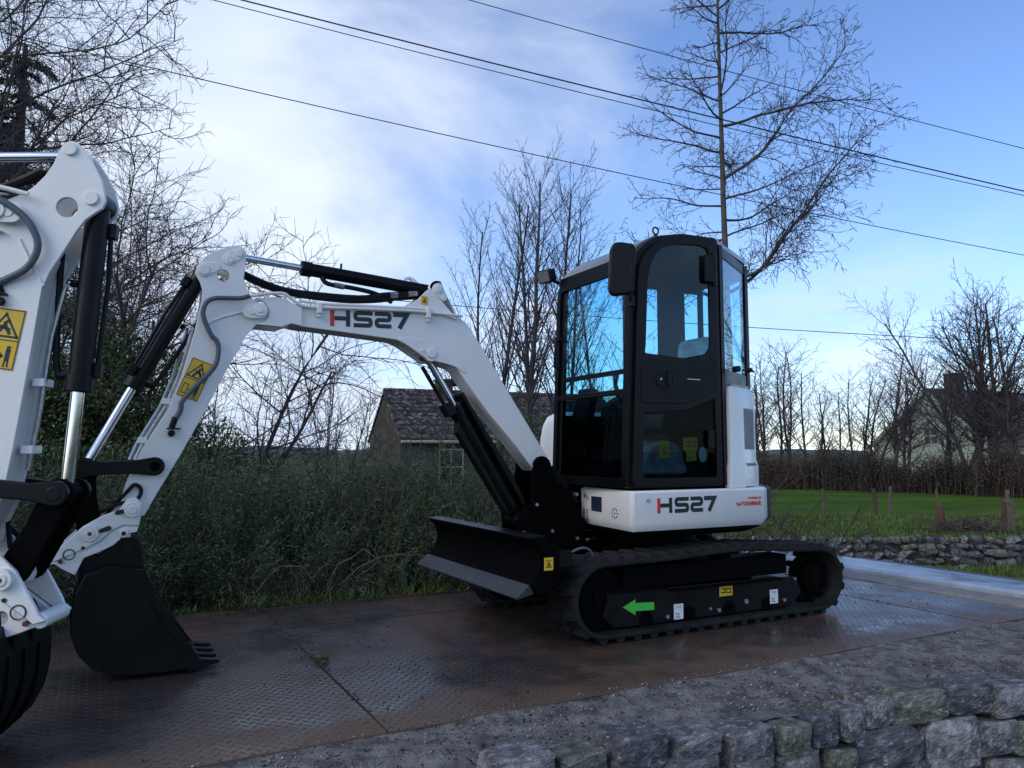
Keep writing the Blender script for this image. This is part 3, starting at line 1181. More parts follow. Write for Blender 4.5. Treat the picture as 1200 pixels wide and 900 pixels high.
def hs27(parent, key, org, sx, sz, w, h):
    """HS27 in square-cut letters; org lower left, sx/sz unit vectors on the plane, h letter height, overall width 5.12 h"""
    def path(p):
        return [(a * h, b * h) for a, b in p]
    t = .262 * h

    def red():
        m = MB()
        m.ribbon(path([(.13, 0), (.13, 1)]), .26 * h, w, w + .0015, org, sx, sz)
        return m

    def ink():
        m = MB()
        m.ribbon(path([(.27, .5), (1.0, .5)]), t, w, w + .0015, org, sx, sz)
        m.ribbon(path([(1.12, 0), (1.12, 1)]), .26 * h, w, w + .0016, org, sx, sz)
        y0, y1 = .11, .89
        o, W = 1.47, 1.22
        x0, x1 = o + .12, o + W - .12
        m.ribbon(rnd_corner(path([(o + W, y1), (x0, y1), (x0, .5), (x1, .5), (x1, y0), (o, y0)]), .17 * h, 5, False), t, w, w + .0015, org, sx, sz)
        o, W = 2.84, 1.10
        x0, x1 = o + .12, o + W - .12
        m.ribbon(rnd_corner(path([(o, y1), (x1, y1), (x1, .5), (x0, .5), (x0, y0), (o + W, y0)]), .17 * h, 5, False), t, w, w + .0015, org, sx, sz)
        o, W = 4.05, 1.08
        m.ribbon(path([(o, y1), (o + W - .14, y1), (o + .42, 0)]), t * 1.12, w, w + .0015, org, sx, sz)
        return m
    cached(key + 'r', 'letter_stripe', red, RED, parent, smooth=0)
    cached(key + 'k', 'lettering', ink, INK, parent, smooth=0)


def sticker(parent, key, q, w, s, kind='crush', mat=None):
    """flat warning label on a plate; q = corners TL, TR, BR, BL in (x, z), s = side the label faces"""
    def P(a, b):
        x = (q[0][0] * (1 - a) + q[1][0] * a) * (1 - b) + (q[3][0] * (1 - a) + q[2][0] * a) * b
        z = (q[0][1] * (1 - a) + q[1][1] * a) * (1 - b) + (q[3][1] * (1 - a) + q[2][1] * a) * b
        return (x, z)
    def face():
        return MB().prism([P(0, 0), P(1, 0), P(1, 1), P(0, 1)], w, w + s * .0015)

    def pr():
        m = MB()
        e = w + s * .0016

        def line(pts, t, closed=False):
            # strokes in the label's own square, mapped to the plate
            pts = [Vector(p) for p in pts]
            if closed:
                pts.append(pts[0])
            for a, b in zip(pts[:-1], pts[1:]):
                d = (b - a).normalized() * t / 2
                n_ = Vector((-d.y, d.x)) * 1.0
                n_ = Vector((n_.x, n_.y * asp))
                d = Vector((d.x, d.y * asp))
                c = [P(*(a - d + n_)), P(*(b + d + n_)), P(*(b + d - n_)), P(*(a - d - n_))]
                m.prism(c, e, e + s * .0006)
        lw = math.hypot(q[1][0] - q[0][0], q[1][1] - q[0][1])
        lh = math.hypot(q[3][0] - q[0][0], q[3][1] - q[0][1])
        asp = lw / lh
        if kind == 'crush':
            line([(.03, .02), (.97, .02), (.97, .98), (.03, .98)], .03, True)
            line([(.03, .52), (.97, .52)], .03)
            line([(.5, .09), (.90, .46), (.10, .46)], .065, True)
            line([(.36, .42), (.52, .27), (.66, .40)], .10)
            line([(.52, .24), (.60, .20)], .09)
            line([(.40, .30), (.64, .34)], .08)
            line([(.14, .66), (.34, .66), (.34, .90), (.14, .90)], .035, True)
            line([(.42, .78), (.62, .78)], .05)
            line([(.56, .74), (.62, .78), (.56, .82)], .05)
            line([(.76, .64), (.76, .67)], .11)
            line([(.76, .71), (.76, .82)], .13)
            line([(.72, .84), (.71, .94)], .05)
            line([(.80, .84), (.81, .94)], .05)
        elif kind == 'small':
            line([(.2, .25), (.75, .25)], .07)
            line([(.25, .75), (.5, .35), (.75, .75)], .08, True)
            line([(.45, .5), (.55, .68)], .10)
        elif kind == 'list':
            line([(.15, .62), (.5, .62), (.5, .86), (.25, .86), (.3, .7)], .05)
            line([(.55, .86), (.62, .86)], .05)
            line([(.2, .14), (.8, .14)], .03)
            line([(.2, .24), (.8, .24)], .03)
        elif kind == 'pump':
            line([(.15, .65), (.42, .65), (.42, .35), (.25, .3)], .07)
            line([(.55, .3), (.85, .3), (.85, .7), (.55, .7)], .06, True)
        return m
    o = cached(key, 'warning_label', face, mat or YELLOW, parent, smooth=0)
    cached(key + 'p', 'label_print', pr, INK, o, smooth=0) if parent.parent is None else cached(key + 'p', 'label_print', pr, INK, parent, smooth=0)
    return o


def quadplate(c, a, b, n_, t=.002):
    """thin plate centred at c with half vectors a, b and normal n_"""
    c, a, b, n_ = Vector(c), Vector(a), Vector(b), Vector(n_).normalized() * t
    m = MB()
    v = [c - a - b, c + a - b, c + a + b, c - a + b]
    m.poly(v + [p + n_ for p in v], [(3, 2, 1, 0), (4, 5, 6, 7), (0, 1, 5, 4), (1, 2, 6, 5), (2, 3, 7, 6), (3, 0, 4, 7)])
    return m


def text_obj(name, body, size, mat, parent, origin, xdir, ydir, bold=0.0):
    cu = bpy.data.curves.new(name, 'FONT')
    cu.body = body
    cu.size = size
    cu.extrude = .0006
    cu.offset = bold
    cu.resolution_u = 3
    t = bpy.data.objects.new(name, cu)
    COL.objects.link(t)
    me = bpy.data.meshes.new_from_object(t.evaluated_get(bpy.context.evaluated_depsgraph_get()))
    bpy.data.objects.remove(t)
    bpy.data.curves.remove(cu)
    me.materials.clear()
    me.materials.append(mat)
    o = link(name, me, parent)
    x, y = Vector(xdir).normalized(), Vector(ydir).normalized()
    z = x.cross(y)
    o.matrix_local = Matrix(((x.x, y.x, z.x, origin[0]), (x.y, y.y, z.y, origin[1]), (x.z, y.z, z.z, origin[2]), (0, 0, 0, 1)))
    return o


def loft(poly, levels):
    """plan outline stacked at heights; levels = (z, inset)"""
    m = MB()
    n = len(poly)
    ar = sum(poly[i][0] * poly[(i + 1) % n][1] - poly[(i + 1) % n][0] * poly[i][1] for i in range(n))
    if ar < 0:
        poly = poly[::-1]
    vs = []
    for z, ins in levels:
        for i in range(n):
            p, a, b = Vector(poly[i]), Vector(poly[i - 1]), Vector(poly[(i + 1) % n])
            d0, d1 = (p - a).normalized(), (b - p).normalized()
            nn = Vector((-(d0 + d1).y, (d0 + d1).x)).normalized()
            k = ins / max(.5, nn.dot(Vector((-d0.y, d0.x))))
            q = p + nn * k
            vs.append((q.x, q.y, z))
    L = len(levels)
    fs = [tuple(range(n - 1, -1, -1)), tuple(range((L - 1) * n, L * n))]
    fs += [(j * n + i, j * n + (i + 1) % n, (j + 1) * n + (i + 1) % n, (j + 1) * n + i) for j in range(L - 1) for i in range(n)]
    m.poly(vs, fs)
    return m


# ---------------------------------------------------------------- outlines
BOOM = [(2.66, 2.012), (2.526, 2.032), (2.30, 2.05), (2.011, 2.063), (1.80, 2.068), (1.66, 2.060), (1.587, 2.045), (1.512, 1.998), (1.373, 1.803), (1.146, 1.473), (.905, 1.125), (.893, 1.095), (.90, 1.065), (.93, 1.035), (.967, 1.018), (1.010, 1.030),
        (1.146, 1.190), (1.359, 1.415), (1.50, 1.585), (1.58, 1.690), (1.66, 1.755), (1.76, 1.805), (1.876, 1.835), (2.042, 1.858), (2.357, 1.879), (2.60, 1.893), (2.66, 1.90)]
BOOM_END = [(2.60, 2.036), (2.647, 2.020), (2.70, 2.050), (2.737, 2.054)] + arc(2.862, 1.960, .075, 78, 270, 8) + [(2.72, 1.880), (2.66, 1.905), (2.60, 1.895)]
EAR = [(2.02, 2.045), (1.931, 2.080), (1.857, 2.132), (1.804, 2.188)] + arc(1.728, 2.207, .052, 100, 10, 5) + [(1.648, 2.148), (1.60, 2.075), (1.585, 2.02)]
LUGEYE = [(1.86, 2.20), (1.90, 2.255)] + arc(1.862, 2.272, .035, 150, 40, 5) + [(1.77, 2.215)]
CYL_EAR = [(1.52, 1.66), (1.60, 1.705), (1.68, 1.725), (1.74, 1.735)] + arc(1.770, 1.775, .045, 235, 330, 4) + [(1.86, 1.782), (1.95, 1.835), (2.02, 1.862), (1.90, 1.880), (1.74, 1.850), (1.62, 1.79), (1.54, 1.715)]
ARM1 = [(3.184, 2.196), (3.145, 2.251), (3.10, 2.287), (3.056, 2.310), (2.987, 2.338), (2.955, 2.338), (2.932, 2.325), (2.920, 2.298), (2.923, 2.232), (2.930, 2.150), (2.914, 2.093), (2.874, 2.030), (2.800, 2.000), (2.785, 1.95), (2.81, 1.90), (2.862, 1.875), (2.915, 1.81), (2.955, 1.72), (3.024, 1.582), (3.116, 1.373), (3.235, 1.13), (3.346, .921), (3.400, .812)] + arc(3.46, .85, .062, 215, 340, 5) + [(3.512, .90), (3.490, .985), (3.421, 1.164), (3.303, 1.382), (3.241, 1.572), (3.184, 1.819), (3.152, 2.000), (3.150, 2.06), (3.165, 2.106), (3.192, 2.15)]
WEB1 = [(3.145, 1.98), (3.178, 1.82), (3.235, 1.57), (3.297, 1.382), (3.415, 1.164), (3.484, .98), (3.49, .86), (3.455, .80), (3.415, .83), (3.352, .925), (3.242, 1.13), (3.123, 1.373), (3.031, 1.582), (2.962, 1.72), (2.92, 1.81), (2.90, 1.86), (2.93, 1.98), (2.99, 2.06)]
AP2 = (2.79, 2.077)
EP2 = (2.735, .845)
ARM2 = [(2.966, 2.280), (2.985, 2.338), (3.000, 2.362), (3.024, 2.376), (3.050, 2.370), (3.081, 2.335), (3.112, 2.290), (3.147, 2.221), (3.160, 2.170), (3.164, 2.140), (3.155, 2.110), (3.127, 2.087), (3.094, 2.060), (3.062, 2.011), (3.025, 1.941), (2.974, 1.848), (2.948, 1.780), (2.916, 1.485), (2.880, 1.182), (2.850, .98), (2.808, .870)] + arc(2.735, .845, .07, 0, -160, 6) + [(2.64, .90), (2.615, 1.055), (2.638, 1.48), (2.650, 1.831), (2.675, 1.99), (2.725, 2.09), (2.80, 2.125), (2.86, 2.152), (2.900, 2.184), (2.938, 2.230)]
WEB2 = [(2.94, 1.775), (2.908, 1.485), (2.872, 1.182), (2.842, .98), (2.80, .875), (2.735, .79), (2.66, .88), (2.625, 1.055), (2.646, 1.48), (2.658, 1.83), (2.70, 2.02), (2.80, 2.08), (2.93, 2.02), (2.985, 1.90)]
COUP = [(3.838, .625), (3.806, .640), (3.790, .662), (3.683, .772), (3.60, .822), (3.52, .853), (3.485, .905), (3.445, .915), (3.412, .880), (3.418, .800), (3.424, .765), (3.50, .772), (3.555, .742), (3.60, .695), (3.66, .664), (3.74, .630), (3.80, .602)]
JAW = [(3.424, .762), (3.432, .732), (3.485, .722), (3.54, .668), (3.608, .635), (3.672, .612), (3.707, .526), (3.757, .556), (3.806, .592), (3.74, .626), (3.66, .660), (3.60, .691), (3.555, .738), (3.50, .768)]
BUCK = [(3.392, .55), (3.317, .372), (3.249, .262), (3.10, .055), (3.13, .030), (3.30, .024), (3.411, .028), (3.516, .040), (3.615, .082), (3.673, .150), (3.705, .240), (3.712, .333), (3.700, .44), (3.66, .54), (3.55, .575)]
BEAR = [(3.70, .44), (3.692, .572), (3.671, .606), (3.634, .618), (3.600, .605), (3.563, .640), (3.527, .692), (3.469, .711), (3.425, .695), (3.402, .646), (3.394, .50)]
SKIRT = [(.60, .05), (.685, .725), (.66, .745), (-.44, .745), (-.53, .70), (-.575, .62), (-.60, .52), (-.60, .05)]


SIDE1 = [(.612, 1.42), (.575, 2.27), (.555, 2.36), (.515, 2.43), (.46, 2.485), (.40, 2.5), (.035, 2.51), (.035, 1.42)]
SIDE2 = [(-.02, 1.60), (-.02, 2.46), (-.31, 2.46), (-.31, 1.60)]
SIDE3 = [(-.56, 1.60), (-.56, 2.46), (-.735, 2.46), (-.735, 1.60)]


def machine(name, loc, rz, label, group, pose):
    root = empty(name, loc, rz, label=label, cat='excavator', group=group)

    # ------------------------------------------------ undercarriage
    path = []
    fr, rr_ = (.90, .258, .212), (-.975, .250, .204)
    path += [(x, z) for x, z in arc(fr[0], fr[1], fr[2], -90, 90, 12)]
    path += [(.55, .474), (.25, .482), (-.02, .497), (-.20, .500), (-.45, .486), (-.75, .464)]
    path += [(x, z) for x, z in arc(rr_[0], rr_[1], rr_[2], 90, 270, 12)]
    path += [(-.6, .046), (-.2, .046), (.2, .046), (.6, .046)]
    n = len(path)

    def nrm(i):
        a, b = Vector(path[i - 1]), Vector(path[(i + 1) % n])
        d = (b - a).normalized()
        return Vector((d.y, -d.x))

    def belt():
        m = MB()
        vs = []
        for i in range(n):
            p, q = Vector(path[i]), nrm(i)
            for k, (off, w) in enumerate(((.016, -.15), (.016, .15), (.004, .154), (-.012, .150), (-.012, -.150), (.004, -.154))):
                c = p + q * off
                vs.append((c.x, w, c.y))
        fs = [(i * 6 + k, i * 6 + (k + 1) % 6, ((i + 1) % n) * 6 + (k + 1) % 6, ((i + 1) % n) * 6 + k) for i in range(n) for k in range(6)]
        m.poly(vs, fs)
        return m

    def lugm():
        m = MB()
        for s in (-1, 1):
            prof = [(-.034, 0), (.034, 0), (.021, .030), (-.021, .030)]
            vs = [(p[0] + s * .008, s * .006, p[1]) for p in prof] + [(p[0] * .9 - s * .02, s * .146, p[1] * .92) for p in prof]
            m.poly(vs, [(3, 2, 1, 0), (4, 5, 6, 7)] + [(i, (i + 1) % 4, 4 + (i + 1) % 4, 4 + i) for i in range(4)])
        return m
    # lug stations at even spacing along the belt
    P = [Vector(p) for p in path] + [Vector(path[0])]
    cum = [0]
    for i in range(n):
        cum.append(cum[-1] + (P[i + 1] - P[i]).length)
    NL = 40
    stations = []
    for k in range(NL):
        s = cum[-1] * k / NL
        i = max(j for j in range(n) if cum[j] <= s)
        t = (s - cum[i]) / (cum[i + 1] - cum[i])
        p = P[i].lerp(P[i + 1], t)
        q = nrm(i).lerp(nrm((i + 1) % n), t).normalized()
        stations.append((p + q * .015, q))
    for sd in (1, -1):
        tr = cached('belt', 'track', belt, RUBBER, root, bevel=.004)
        tr.location = (0, sd * .625, 0)
        for p, q in stations:
            lg = cached('lug', 'lug', lugm, RUBBER, tr)
            lg.location = (p.x, 0, p.y)
            lg.rotation_euler = (0, math.atan2(q.x, q.y), PI if sd < 0 else 0)
        tf = cached('tframe', 'track_frame', lambda: MB().prism([(.84, .30), (.37, .298), (.365, .285), (-.60, .278), (-.80, .268), (-.84, .15), (-.74, .068), (.80, .068), (.87, .14)], -.085, .085), BLACK, root, bevel=.008)
        tf.location = (0, sd * .615, 0)
        cached('tskid', 'frame_flange', lambda: MB().box(-.62, .36, .086, .125, .262, .276).box(.37, .84, .086, .112, .284, .297).box(-.70, .72, -.086, .086, .2985, .432), DARK, tf, bevel=.004)
        cached('bolts', 'bolt', lambda: discs([(.385, .105, .012, .085, .10), (-.05, .105, .013, .085, .10), (-.30, .14, .016, .085, .098), (-.66, .118, .012, .085, .10), (-.77, .255, .010, .085, .10), (.02, .12, .009, .085, .096)]), STEEL, tf)
        o = cached('idler', 'idler_wheel', lambda: discs([(0, 0, .192, -.05, .05), (0, 0, .13, -.065, .065), (0, 0, .055, -.085, .085)]), DARK, root, bevel=.006)
        o.location = (fr[0], sd * .625, fr[1])
        o = cached('sprock', 'sprocket', lambda: discs([(0, 0, .150, -.03, .03), (0, 0, .115, -.06, .085), (0, 0, .06, -.06, .10)] + [(.178 * math.cos(2 * PI * k / 11), .178 * math.sin(2 * PI * k / 11), .022, -.03, .03) for k in range(11)] + [(.088 * math.cos(2 * PI * k / 8), .088 * math.sin(2 * PI * k / 8), .010, .08, .094) for k in range(8)]), DARK, root, bevel=.004)
        o.location = (rr_[0], sd * .625, rr_[1])
        o.rotation_euler = (0, 0, 0 if sd > 0 else PI)
        for x in (.55, .2, -.15, -.5):
            o = cached('roller', 'bottom_roller', lambda: discs([(0, 0, .058, -.075, -.03), (0, 0, .058, .03, .075), (0, 0, .04, -.03, .03)]), DARK, root)
            o.location = (x, sd * .625, .098)
        o = cached('carrier', 'top_roller', lambda: discs([(0, 0, .04, -.07, .07)]), DARK, root)
        o.location = (-.14, sd * .625, .448)
        if sd > 0:
            def arrow():
                a = [(.729, .203), (.632, .244), (.632, .222), (.484, .214), (.484, .166), (.632, .172), (.632, .147)]
                return MB().prism([(x, z - .01) for x, z in a], .0855, .087)
            cached('arrow', 'direction_arrow', arrow, GREEN, tf, smooth=0)
            sticker(tf, 'ts1', [(-.065, .262), (-.182, .255), (-.182, .19), (-.065, .19)], .0855, 1, 'pump')
            sticker(tf, 'ts2', [(.325, .175), (.248, .175), (.248, .078), (.325, .078)], .0855, 1, 'list', PAPER)
            sticker(tf, 'ts3', [(-.53, .195), (-.607, .195), (-.607, .10), (-.53, .10)], .0855, 1, 'list', PAPER)
    cached('carbody', 'car_body', lambda: MB().box(-.55, .55, -.52, .52, .17, .36).box(-.75, .75, -.20, .20, .20, .40).cyl((0, 0, .36), (0, 0, .50), .42, 32), DARK, root, bevel=.01)
    cached('ring', 'slew_ring', lambda: MB().cyl((0, 0, .50), (0, 0, .60), .37, 40), STEEL if False else DARK, root, bevel=.006)

    # blade
    def blade():
        o = [(1.385, .655), (1.335, .625), (1.30, .55), (1.31, .45), (1.36, .38), (1.40, .345)]
        i_ = [(1.43, .395), (1.385, .44), (1.36, .50), (1.355, .56), (1.375, .61), (1.41, .635), (1.425, .65)]
        return MB().prism(o + i_, -.775, .775)
    bl = cached('blade', 'dozer_blade', blade, DARK, root, bevel=.006)
    cached('bledge', 'cutting_edge', lambda: MB().prism([(1.40, .343), (1.512, .318), (1.516, .328), (1.432, .397)], -.772, .772), pbr_once('edge_steel', (.028, .030, .036), .42), bl, bevel=.003)
    cached('bltop', 'top_flange', lambda: MB().prism([(1.33, .657), (1.43, .652), (1.432, .664), (1.332, .670)], -.775, .775), BLACK, bl, bevel=.003)
    cached('blcheek', 'side_cheek', lambda: MB().prism([(1.42, .655), (1.37, .668), (1.24, .60), (1.24, .40), (1.38, .335), (1.425, .39), (1.36, .45), (1.345, .54), (1.38, .62)], .7755, .79).prism([(1.42, .655), (1.37, .668), (1.24, .60), (1.24, .40), (1.38, .335), (1.425, .39), (1.36, .45), (1.345, .54), (1.38, .62)], -.79, -.7755), DARK, bl, bevel=.003)
    sticker(bl, 'blst', [(1.345, .545), (1.285, .545), (1.285, .472), (1.345, .472)], .7905, 1, 'small')
    cached('blarm', 'blade_arm', lambda: MB().prism([(1.32, .56), (1.32, .42), (.7, .28), (.45, .25), (.45, .36), (.75, .42)], .26, .36).prism([(1.32, .56), (1.32, .42), (.7, .28), (.45, .25), (.45, .36), (.75, .42)], -.36, -.26).box(1.12, 1.30, .36, .74, .47, .57).box(1.12, 1.30, -.74, -.36, .47, .57), BLACK, root, bevel=.008)
    cached('blcyl', 'blade_cylinder', lambda: MB().cyl((1.30, 0, .52), (.75, 0, .40), .045, 16), BLACK, root)
    cached('grease', 'grease_hose', lambda: MB().tube([(1.12, .70, .545), (1.05, .72, .575), (.98, .71, .56), (.93, .68, .50), (.90, .62, .44)], .008, 8, smooth=4), HOSE, root)

    # ------------------------------------------------ upper structure
    plat = [(.70, -.45), (.70, -.03), (.555, .04), (.61, .66), (-.36, .70), (-.52, .62), (-.58, .5), (-.80, .2), (-.82, -.2), (-.6, -.6), (-.3, -.72), (.45, -.72), (.62, -.62)]
    cached('plat', 'platform', lambda: loft(plat, [(.60, .06), (.625, .0), (.90, .0), (.925, .03)]), DARK, root, bevel=.006)
    sk = cached('skirt', 'side_skirt', lambda: loft(SKIRT, [(.650, .035), (.700, .0), (.893, .0), (.906, .014)]), WHITE, root, bevel=.005)
    hs27(sk, 'hs_skirt', (.482, .7625), (-1, 0), (0, 1), .7455, .0965)
    # maker's line at the rear of the skirt
    key = 'mk'
    mk_o = (-.372, .746, .788)
    if key not in MESH:
        t = text_obj('maker_lettering', 'YANMAR', .042, RED, sk, (-.252, .7465, .787), (-1, 0, .012), (0, 0, 1), .0016)
        t2 = text_obj('powered_lettering', 'POWERED BY', .021, RED, sk, (-.300, .7465, .830), (-1, 0, .012), (0, 0, 1), .0006)
        MESH[key] = (t.data, t2.data, t.matrix_local.copy(), t2.matrix_local.copy())
    else:
        for d, mt in zip(MESH[key][:2], MESH[key][2:]):
            o = link('maker_lettering', d, sk)
            o.matrix_local = mt
    cached('mkw', 'wing_emblem', lambda: MB().ribbon([(0, .020), (.012, 0), (.026, .010), (.040, 0), (.052, .020)], .007, .746, .7472, (-.195, .79), (-1, 0), (0, 1)).ribbon([(.004, .024), (.016, .012), (.036, .012), (.048, .024)], .004, .746, .7474, (-.195, .79), (-1, 0), (0, 1)), RED, sk, smooth=0)
    # screws and details of the skirt
    cached('sksc', 'screw', lambda: MB().cyl((.555, .745, .845), (.555, .751, .845), .013, 14).cyl((.636, .16, .85), (.646, .158, .85), .014, 14), STEEL, sk)
    fd = Vector((.085, .675, 0)).normalized()
    fn = Vector((fd.y, -fd.x, 0))

    def fp(t, z):
        return Vector((.60, .05, z)) + fd * t
    cached('skpl', 'data_plate', lambda: quadplate(fp(.235, .80) + fn * .001, fd * .075, (0, 0, .05), fn), pbr_once('blue_black_plate', (.02, .03, .06), .3), sk, smooth=0)

    def dots():
        m = MB()
        for k in range(8):
            c = fp(.49 + .036 * math.cos(k * PI / 4), .755 + .030 * math.sin(k * PI / 4))
            m.cyl(c + fn * .001, c + fn * .003, .006, 8)
        c = fp(.49, .755)
        m.cyl(c + fn * .001, c + fn * .003, .006, 8)
        return m
    cached('skdt', 'horn_hole', dots, INK, sk, smooth=0)

    def code():
        m = MB()
        r = random.Random(3)
        for k in range(9):
            for c in range(2):
                m_ = quadplate(fp(.045 + c * .05, .675 + k * .0095) + fn * .001, fd * .016 * r.uniform(.5, 1), (0, 0, .0028), fn, .001)
                bmesh.ops.recalc_face_normals(m_.bm, faces=m_.bm.faces)
                tmp = bpy.data.meshes.new('t')
                m_.bm.to_mesh(tmp)
                m.bm.from_mesh(tmp)
                bpy.data.meshes.remove(tmp)
        return m
    cached('skcd', 'small_print', code, INK, sk, smooth=0)
    # counterweight
    cw = [(-.47, .62), (-.64, .60), (-.78, .50), (-.90, .32), (-.965, .1), (-.97, -.12), (-.90, -.36), (-.76, -.56), (-.58, -.68), (-.4, -.72), (-.4, .4)]
    cached('cw', 'counterweight', lambda: loft(cw, [(.655, .03), (.69, 0), (.885, 0), (.905, .02)]), BLACKS, root, bevel=.008)
    # white hood on the far side
    hood = [(.50, -.24), (.56, -.34), (.565, -.52), (.52, -.66), (.42, -.72), (-.5, -.72), (-.72, -.5), (-.74, -.24)]
    cached('hood', 'engine_hood', lambda: loft(hood, [(.926, .0), (1.25, .0), (1.36, .02), (1.43, .055), (1.46, .11)]), WHITE, root, bevel=.006)
    # white grille panel at the rear corner
    gp = [(-.175, .722), (-.26, .716), (-.34, .690), (-.575, .585), (-.60, .55), (-.55, .48), (-.17, .62)]
    gpn = cached('gpan', 'rear_panel', lambda: loft(gp, [(.908, .0), (1.05, .0), (1.10, .014), (1.45, .016), (1.56, .022), (1.605, .04), (1.625, .075)]), WHITE, root, bevel=.006)
    ga, gb = Vector((-.345, .6878, 0)), Vector((-.570, .5872, 0))
    gd = (gb - ga).normalized()
    gn = Vector((-gd.y, gd.x, 0)) * (1 if -gd.y * 0 + gd.x * 1 > 0 else -1)

    def grille(z0, z1, ins):
        m = MB()
        w = (gb - ga).length
        mid = (ga + gb) / 2
        H = (z1 - z0) / 2
        bmq = quadplate(mid + Vector((0, 0, (z0 + z1) / 2)) - gn * ins, gd * w * .36, (0, 0, H), gn, .003)
        return bmq
    cached('gr1', 'mesh_grille', lambda: grille(1.17, 1.46, .016), GRILLE, gpn, smooth=0)
    cached('gr2', 'lower_grille', lambda: grille(.985, 1.075, .004), GRILLE, gpn, smooth=0)

    def slots(z0, z1, ins):
        m = MB()
        w = (gb - ga).length
        mid = (ga + gb) / 2
        k = 0
        z = z0 + .01
        while z < z1 - .008:
            for j in range(5):
                c = mid + gd * (w * .30 * (j / 2 - 1) + (w * .06 if k % 2 else 0)) + Vector((0, 0, z)) - gn * ins
                m.cyl(c + gn * .003, c + gn * .0045, .0045, 6)
            z += .013
            k += 1
        return m
    cached('gs1', 'grille_hole', lambda: slots(1.17, 1.46, .016), INK, gpn, smooth=0)
    cached('gs2', 'grille_hole', lambda: slots(.985, 1.075, .004), INK, gpn, smooth=0)
    cached('latch', 'body_latch', lambda: MB().cyl((-.25, .70, 1.725), (-.25, .745, 1.725), .022, 14).tube([(-.37, .66, 1.73), (-.46, .64, 1.735), (-.56, .58, 1.735)], .008, 8).cyl((-.46, .62, 1.735), (-.46, .655, 1.735), .016, 12), BLACKS, root)

    # ------------------------------------------------ cab
    outer = [(.690, .922), (.640, 2.28), (.622, 2.38), (.575, 2.465), (.50, 2.535), (.40, 2.590), (.19, 2.632), (-.10, 2.640), (-.125, 2.62), (-.125, .922)]
    inner = [(.625, 1.0), (.575, 2.27), (.555, 2.36), (.515, 2.43), (.46, 2.485), (.38, 2.53), (.18, 2.570), (-.06, 2.575), (-.07, 2.56), (-.07, 1.0)]

    def frame():
        m = MB()
        m.holed(rnd_corner(outer, .03), [rnd_corner(inner, .03)], .655, .698)
        # far side hoop with its wide pillar
        m.holed(rnd_corner(outer[:7] + [(-.74, 2.632), (-.76, 2.6), (-.76, .922)], .03), [SIDE1[::-1], SIDE2, SIDE3], -.200, -.155)
        m.box(.610, .640, -.154, .654, 2.335, 2.435)
        m.box(.635, .690, -.154, .654, .924, .985)
        m.box(-.07, .62, -.154, .654, .924, .975)
        m.box(-.758, -.126, -.154, .28, .924, .975)
        # rear left corner
        for (a, b_) in (((-.126, .652), (-.155, .695)), ((-.735, .285), (-.765, .325))):
            m.prism([(a[0], a[1]), (b_[0] + .012, b_[1]), (b_[0] - .03, b_[1] - .012), (a[0] - .04, a[1] - .02)], .924, 2.60, 'z')
        m.prism([(-.160, .683), (-.735, .330), (-.725, .305), (-.150, .655)], .924, 1.735, 'z')
        m.prism([(-.160, .683), (-.735, .330), (-.725, .305), (-.150, .655)], 2.53, 2.60, 'z')
        m.box(-.762, -.735, -.154, .29, .926, 1.70)
        m.box(-.70, .60, -.1535, -.150, .98, 1.40)
        m.box(-.762, -.735, -.154, .29, 2.50, 2.60)
        return m
    cf = cached('cabf', 'cab_frame', frame, BLACK, root, bevel=.006)

    def roof():
        m = MB()
        top = [(.632, 2.40), (.58, 2.478), (.50, 2.545), (.40, 2.600), (.19, 2.640), (-.10, 2.648)]
        bot = [(-.10, 2.60), (.18, 2.595), (.38, 2.555), (.48, 2.505), (.55, 2.44), (.60, 2.375)]
        m.prism(top + bot, -.198, .652)
        m.prism([(-.102, .700), (-.102, -.198), (-.770, -.198), (-.770, .315), (-.735, .345)], 2.602, 2.646, 'z')
        return m
    rf = cached('roof', 'cab_roof', roof, GREYP, root, bevel=.012)
    for (u, w) in ((.34, .60), (-.38, .44)):
        z0 = 2.612 if u > 0 else 2.646
        cached('eye%d' % (u > 0), 'lifting_eye', lambda: MB().cyl((u, w, z0 - .01), (u, w, z0 + .022), .014, 10).tube([(u + .024 * math.cos(a * PI / 8), w, z0 + .044 + .024 * math.sin(a * PI / 8)) for a in range(17)], .006, 6), BLACKS, rf)
    # door
    dout = rnd_corner([(.655, .935), (.612, 1.75), (.592, 2.25), (.575, 2.36), (.53, 2.45), (.46, 2.515), (.37, 2.56), (.19, 2.600), (-.085, 2.607), (-.088, 1.44), (-.105, .935)], .04)
    wu = rnd_corner([(.545, 1.790), (.535, 1.83), (.512, 2.254), (.490, 2.36), (.447, 2.445), (.385, 2.505), (.28, 2.542), (.047, 2.562), (-.010, 2.545), (-.022, 2.50), (-.020, 1.86), (.02, 1.815), (.219, 1.775)], .035)
    wl = rnd_corner([(.560, 1.405), (.215, 1.425), (-.045, 1.515), (-.055, .985), (.572, .985)], .03)
    dr = cached('door', 'cab_door', lambda: MB().holed(dout, [wu, wl], .699, .724), BLACK, root, bevel=.005)
    cached('dpan', 'door_panel', lambda: MB().prism(rnd_corner([(.568, 1.722), (.20, 1.726), (-.075, 1.785), (-.078, 1.575), (.205, 1.470), (.575, 1.462)], .02), .7245, .732), BLACKS, dr, bevel=.004)

    def hnd():
        m = MB()
        ring = [(.388 + .075 * math.cos(a), 1.624 + .062 * math.sin(a)) for a in [2 * PI * k / 28 for k in range(28)]]
        hole = [(.388 + .060 * math.cos(a), 1.624 + .048 * math.sin(a)) for a in [2 * PI * k / 28 for k in range(28)]]
        m.holed(ring, [hole], .7325, .738)
        m.prism(rnd_corner([(.375, 1.58), (.338, 1.58), (.338, 1.668), (.375, 1.668)], .015), .7325, .742)
        return m
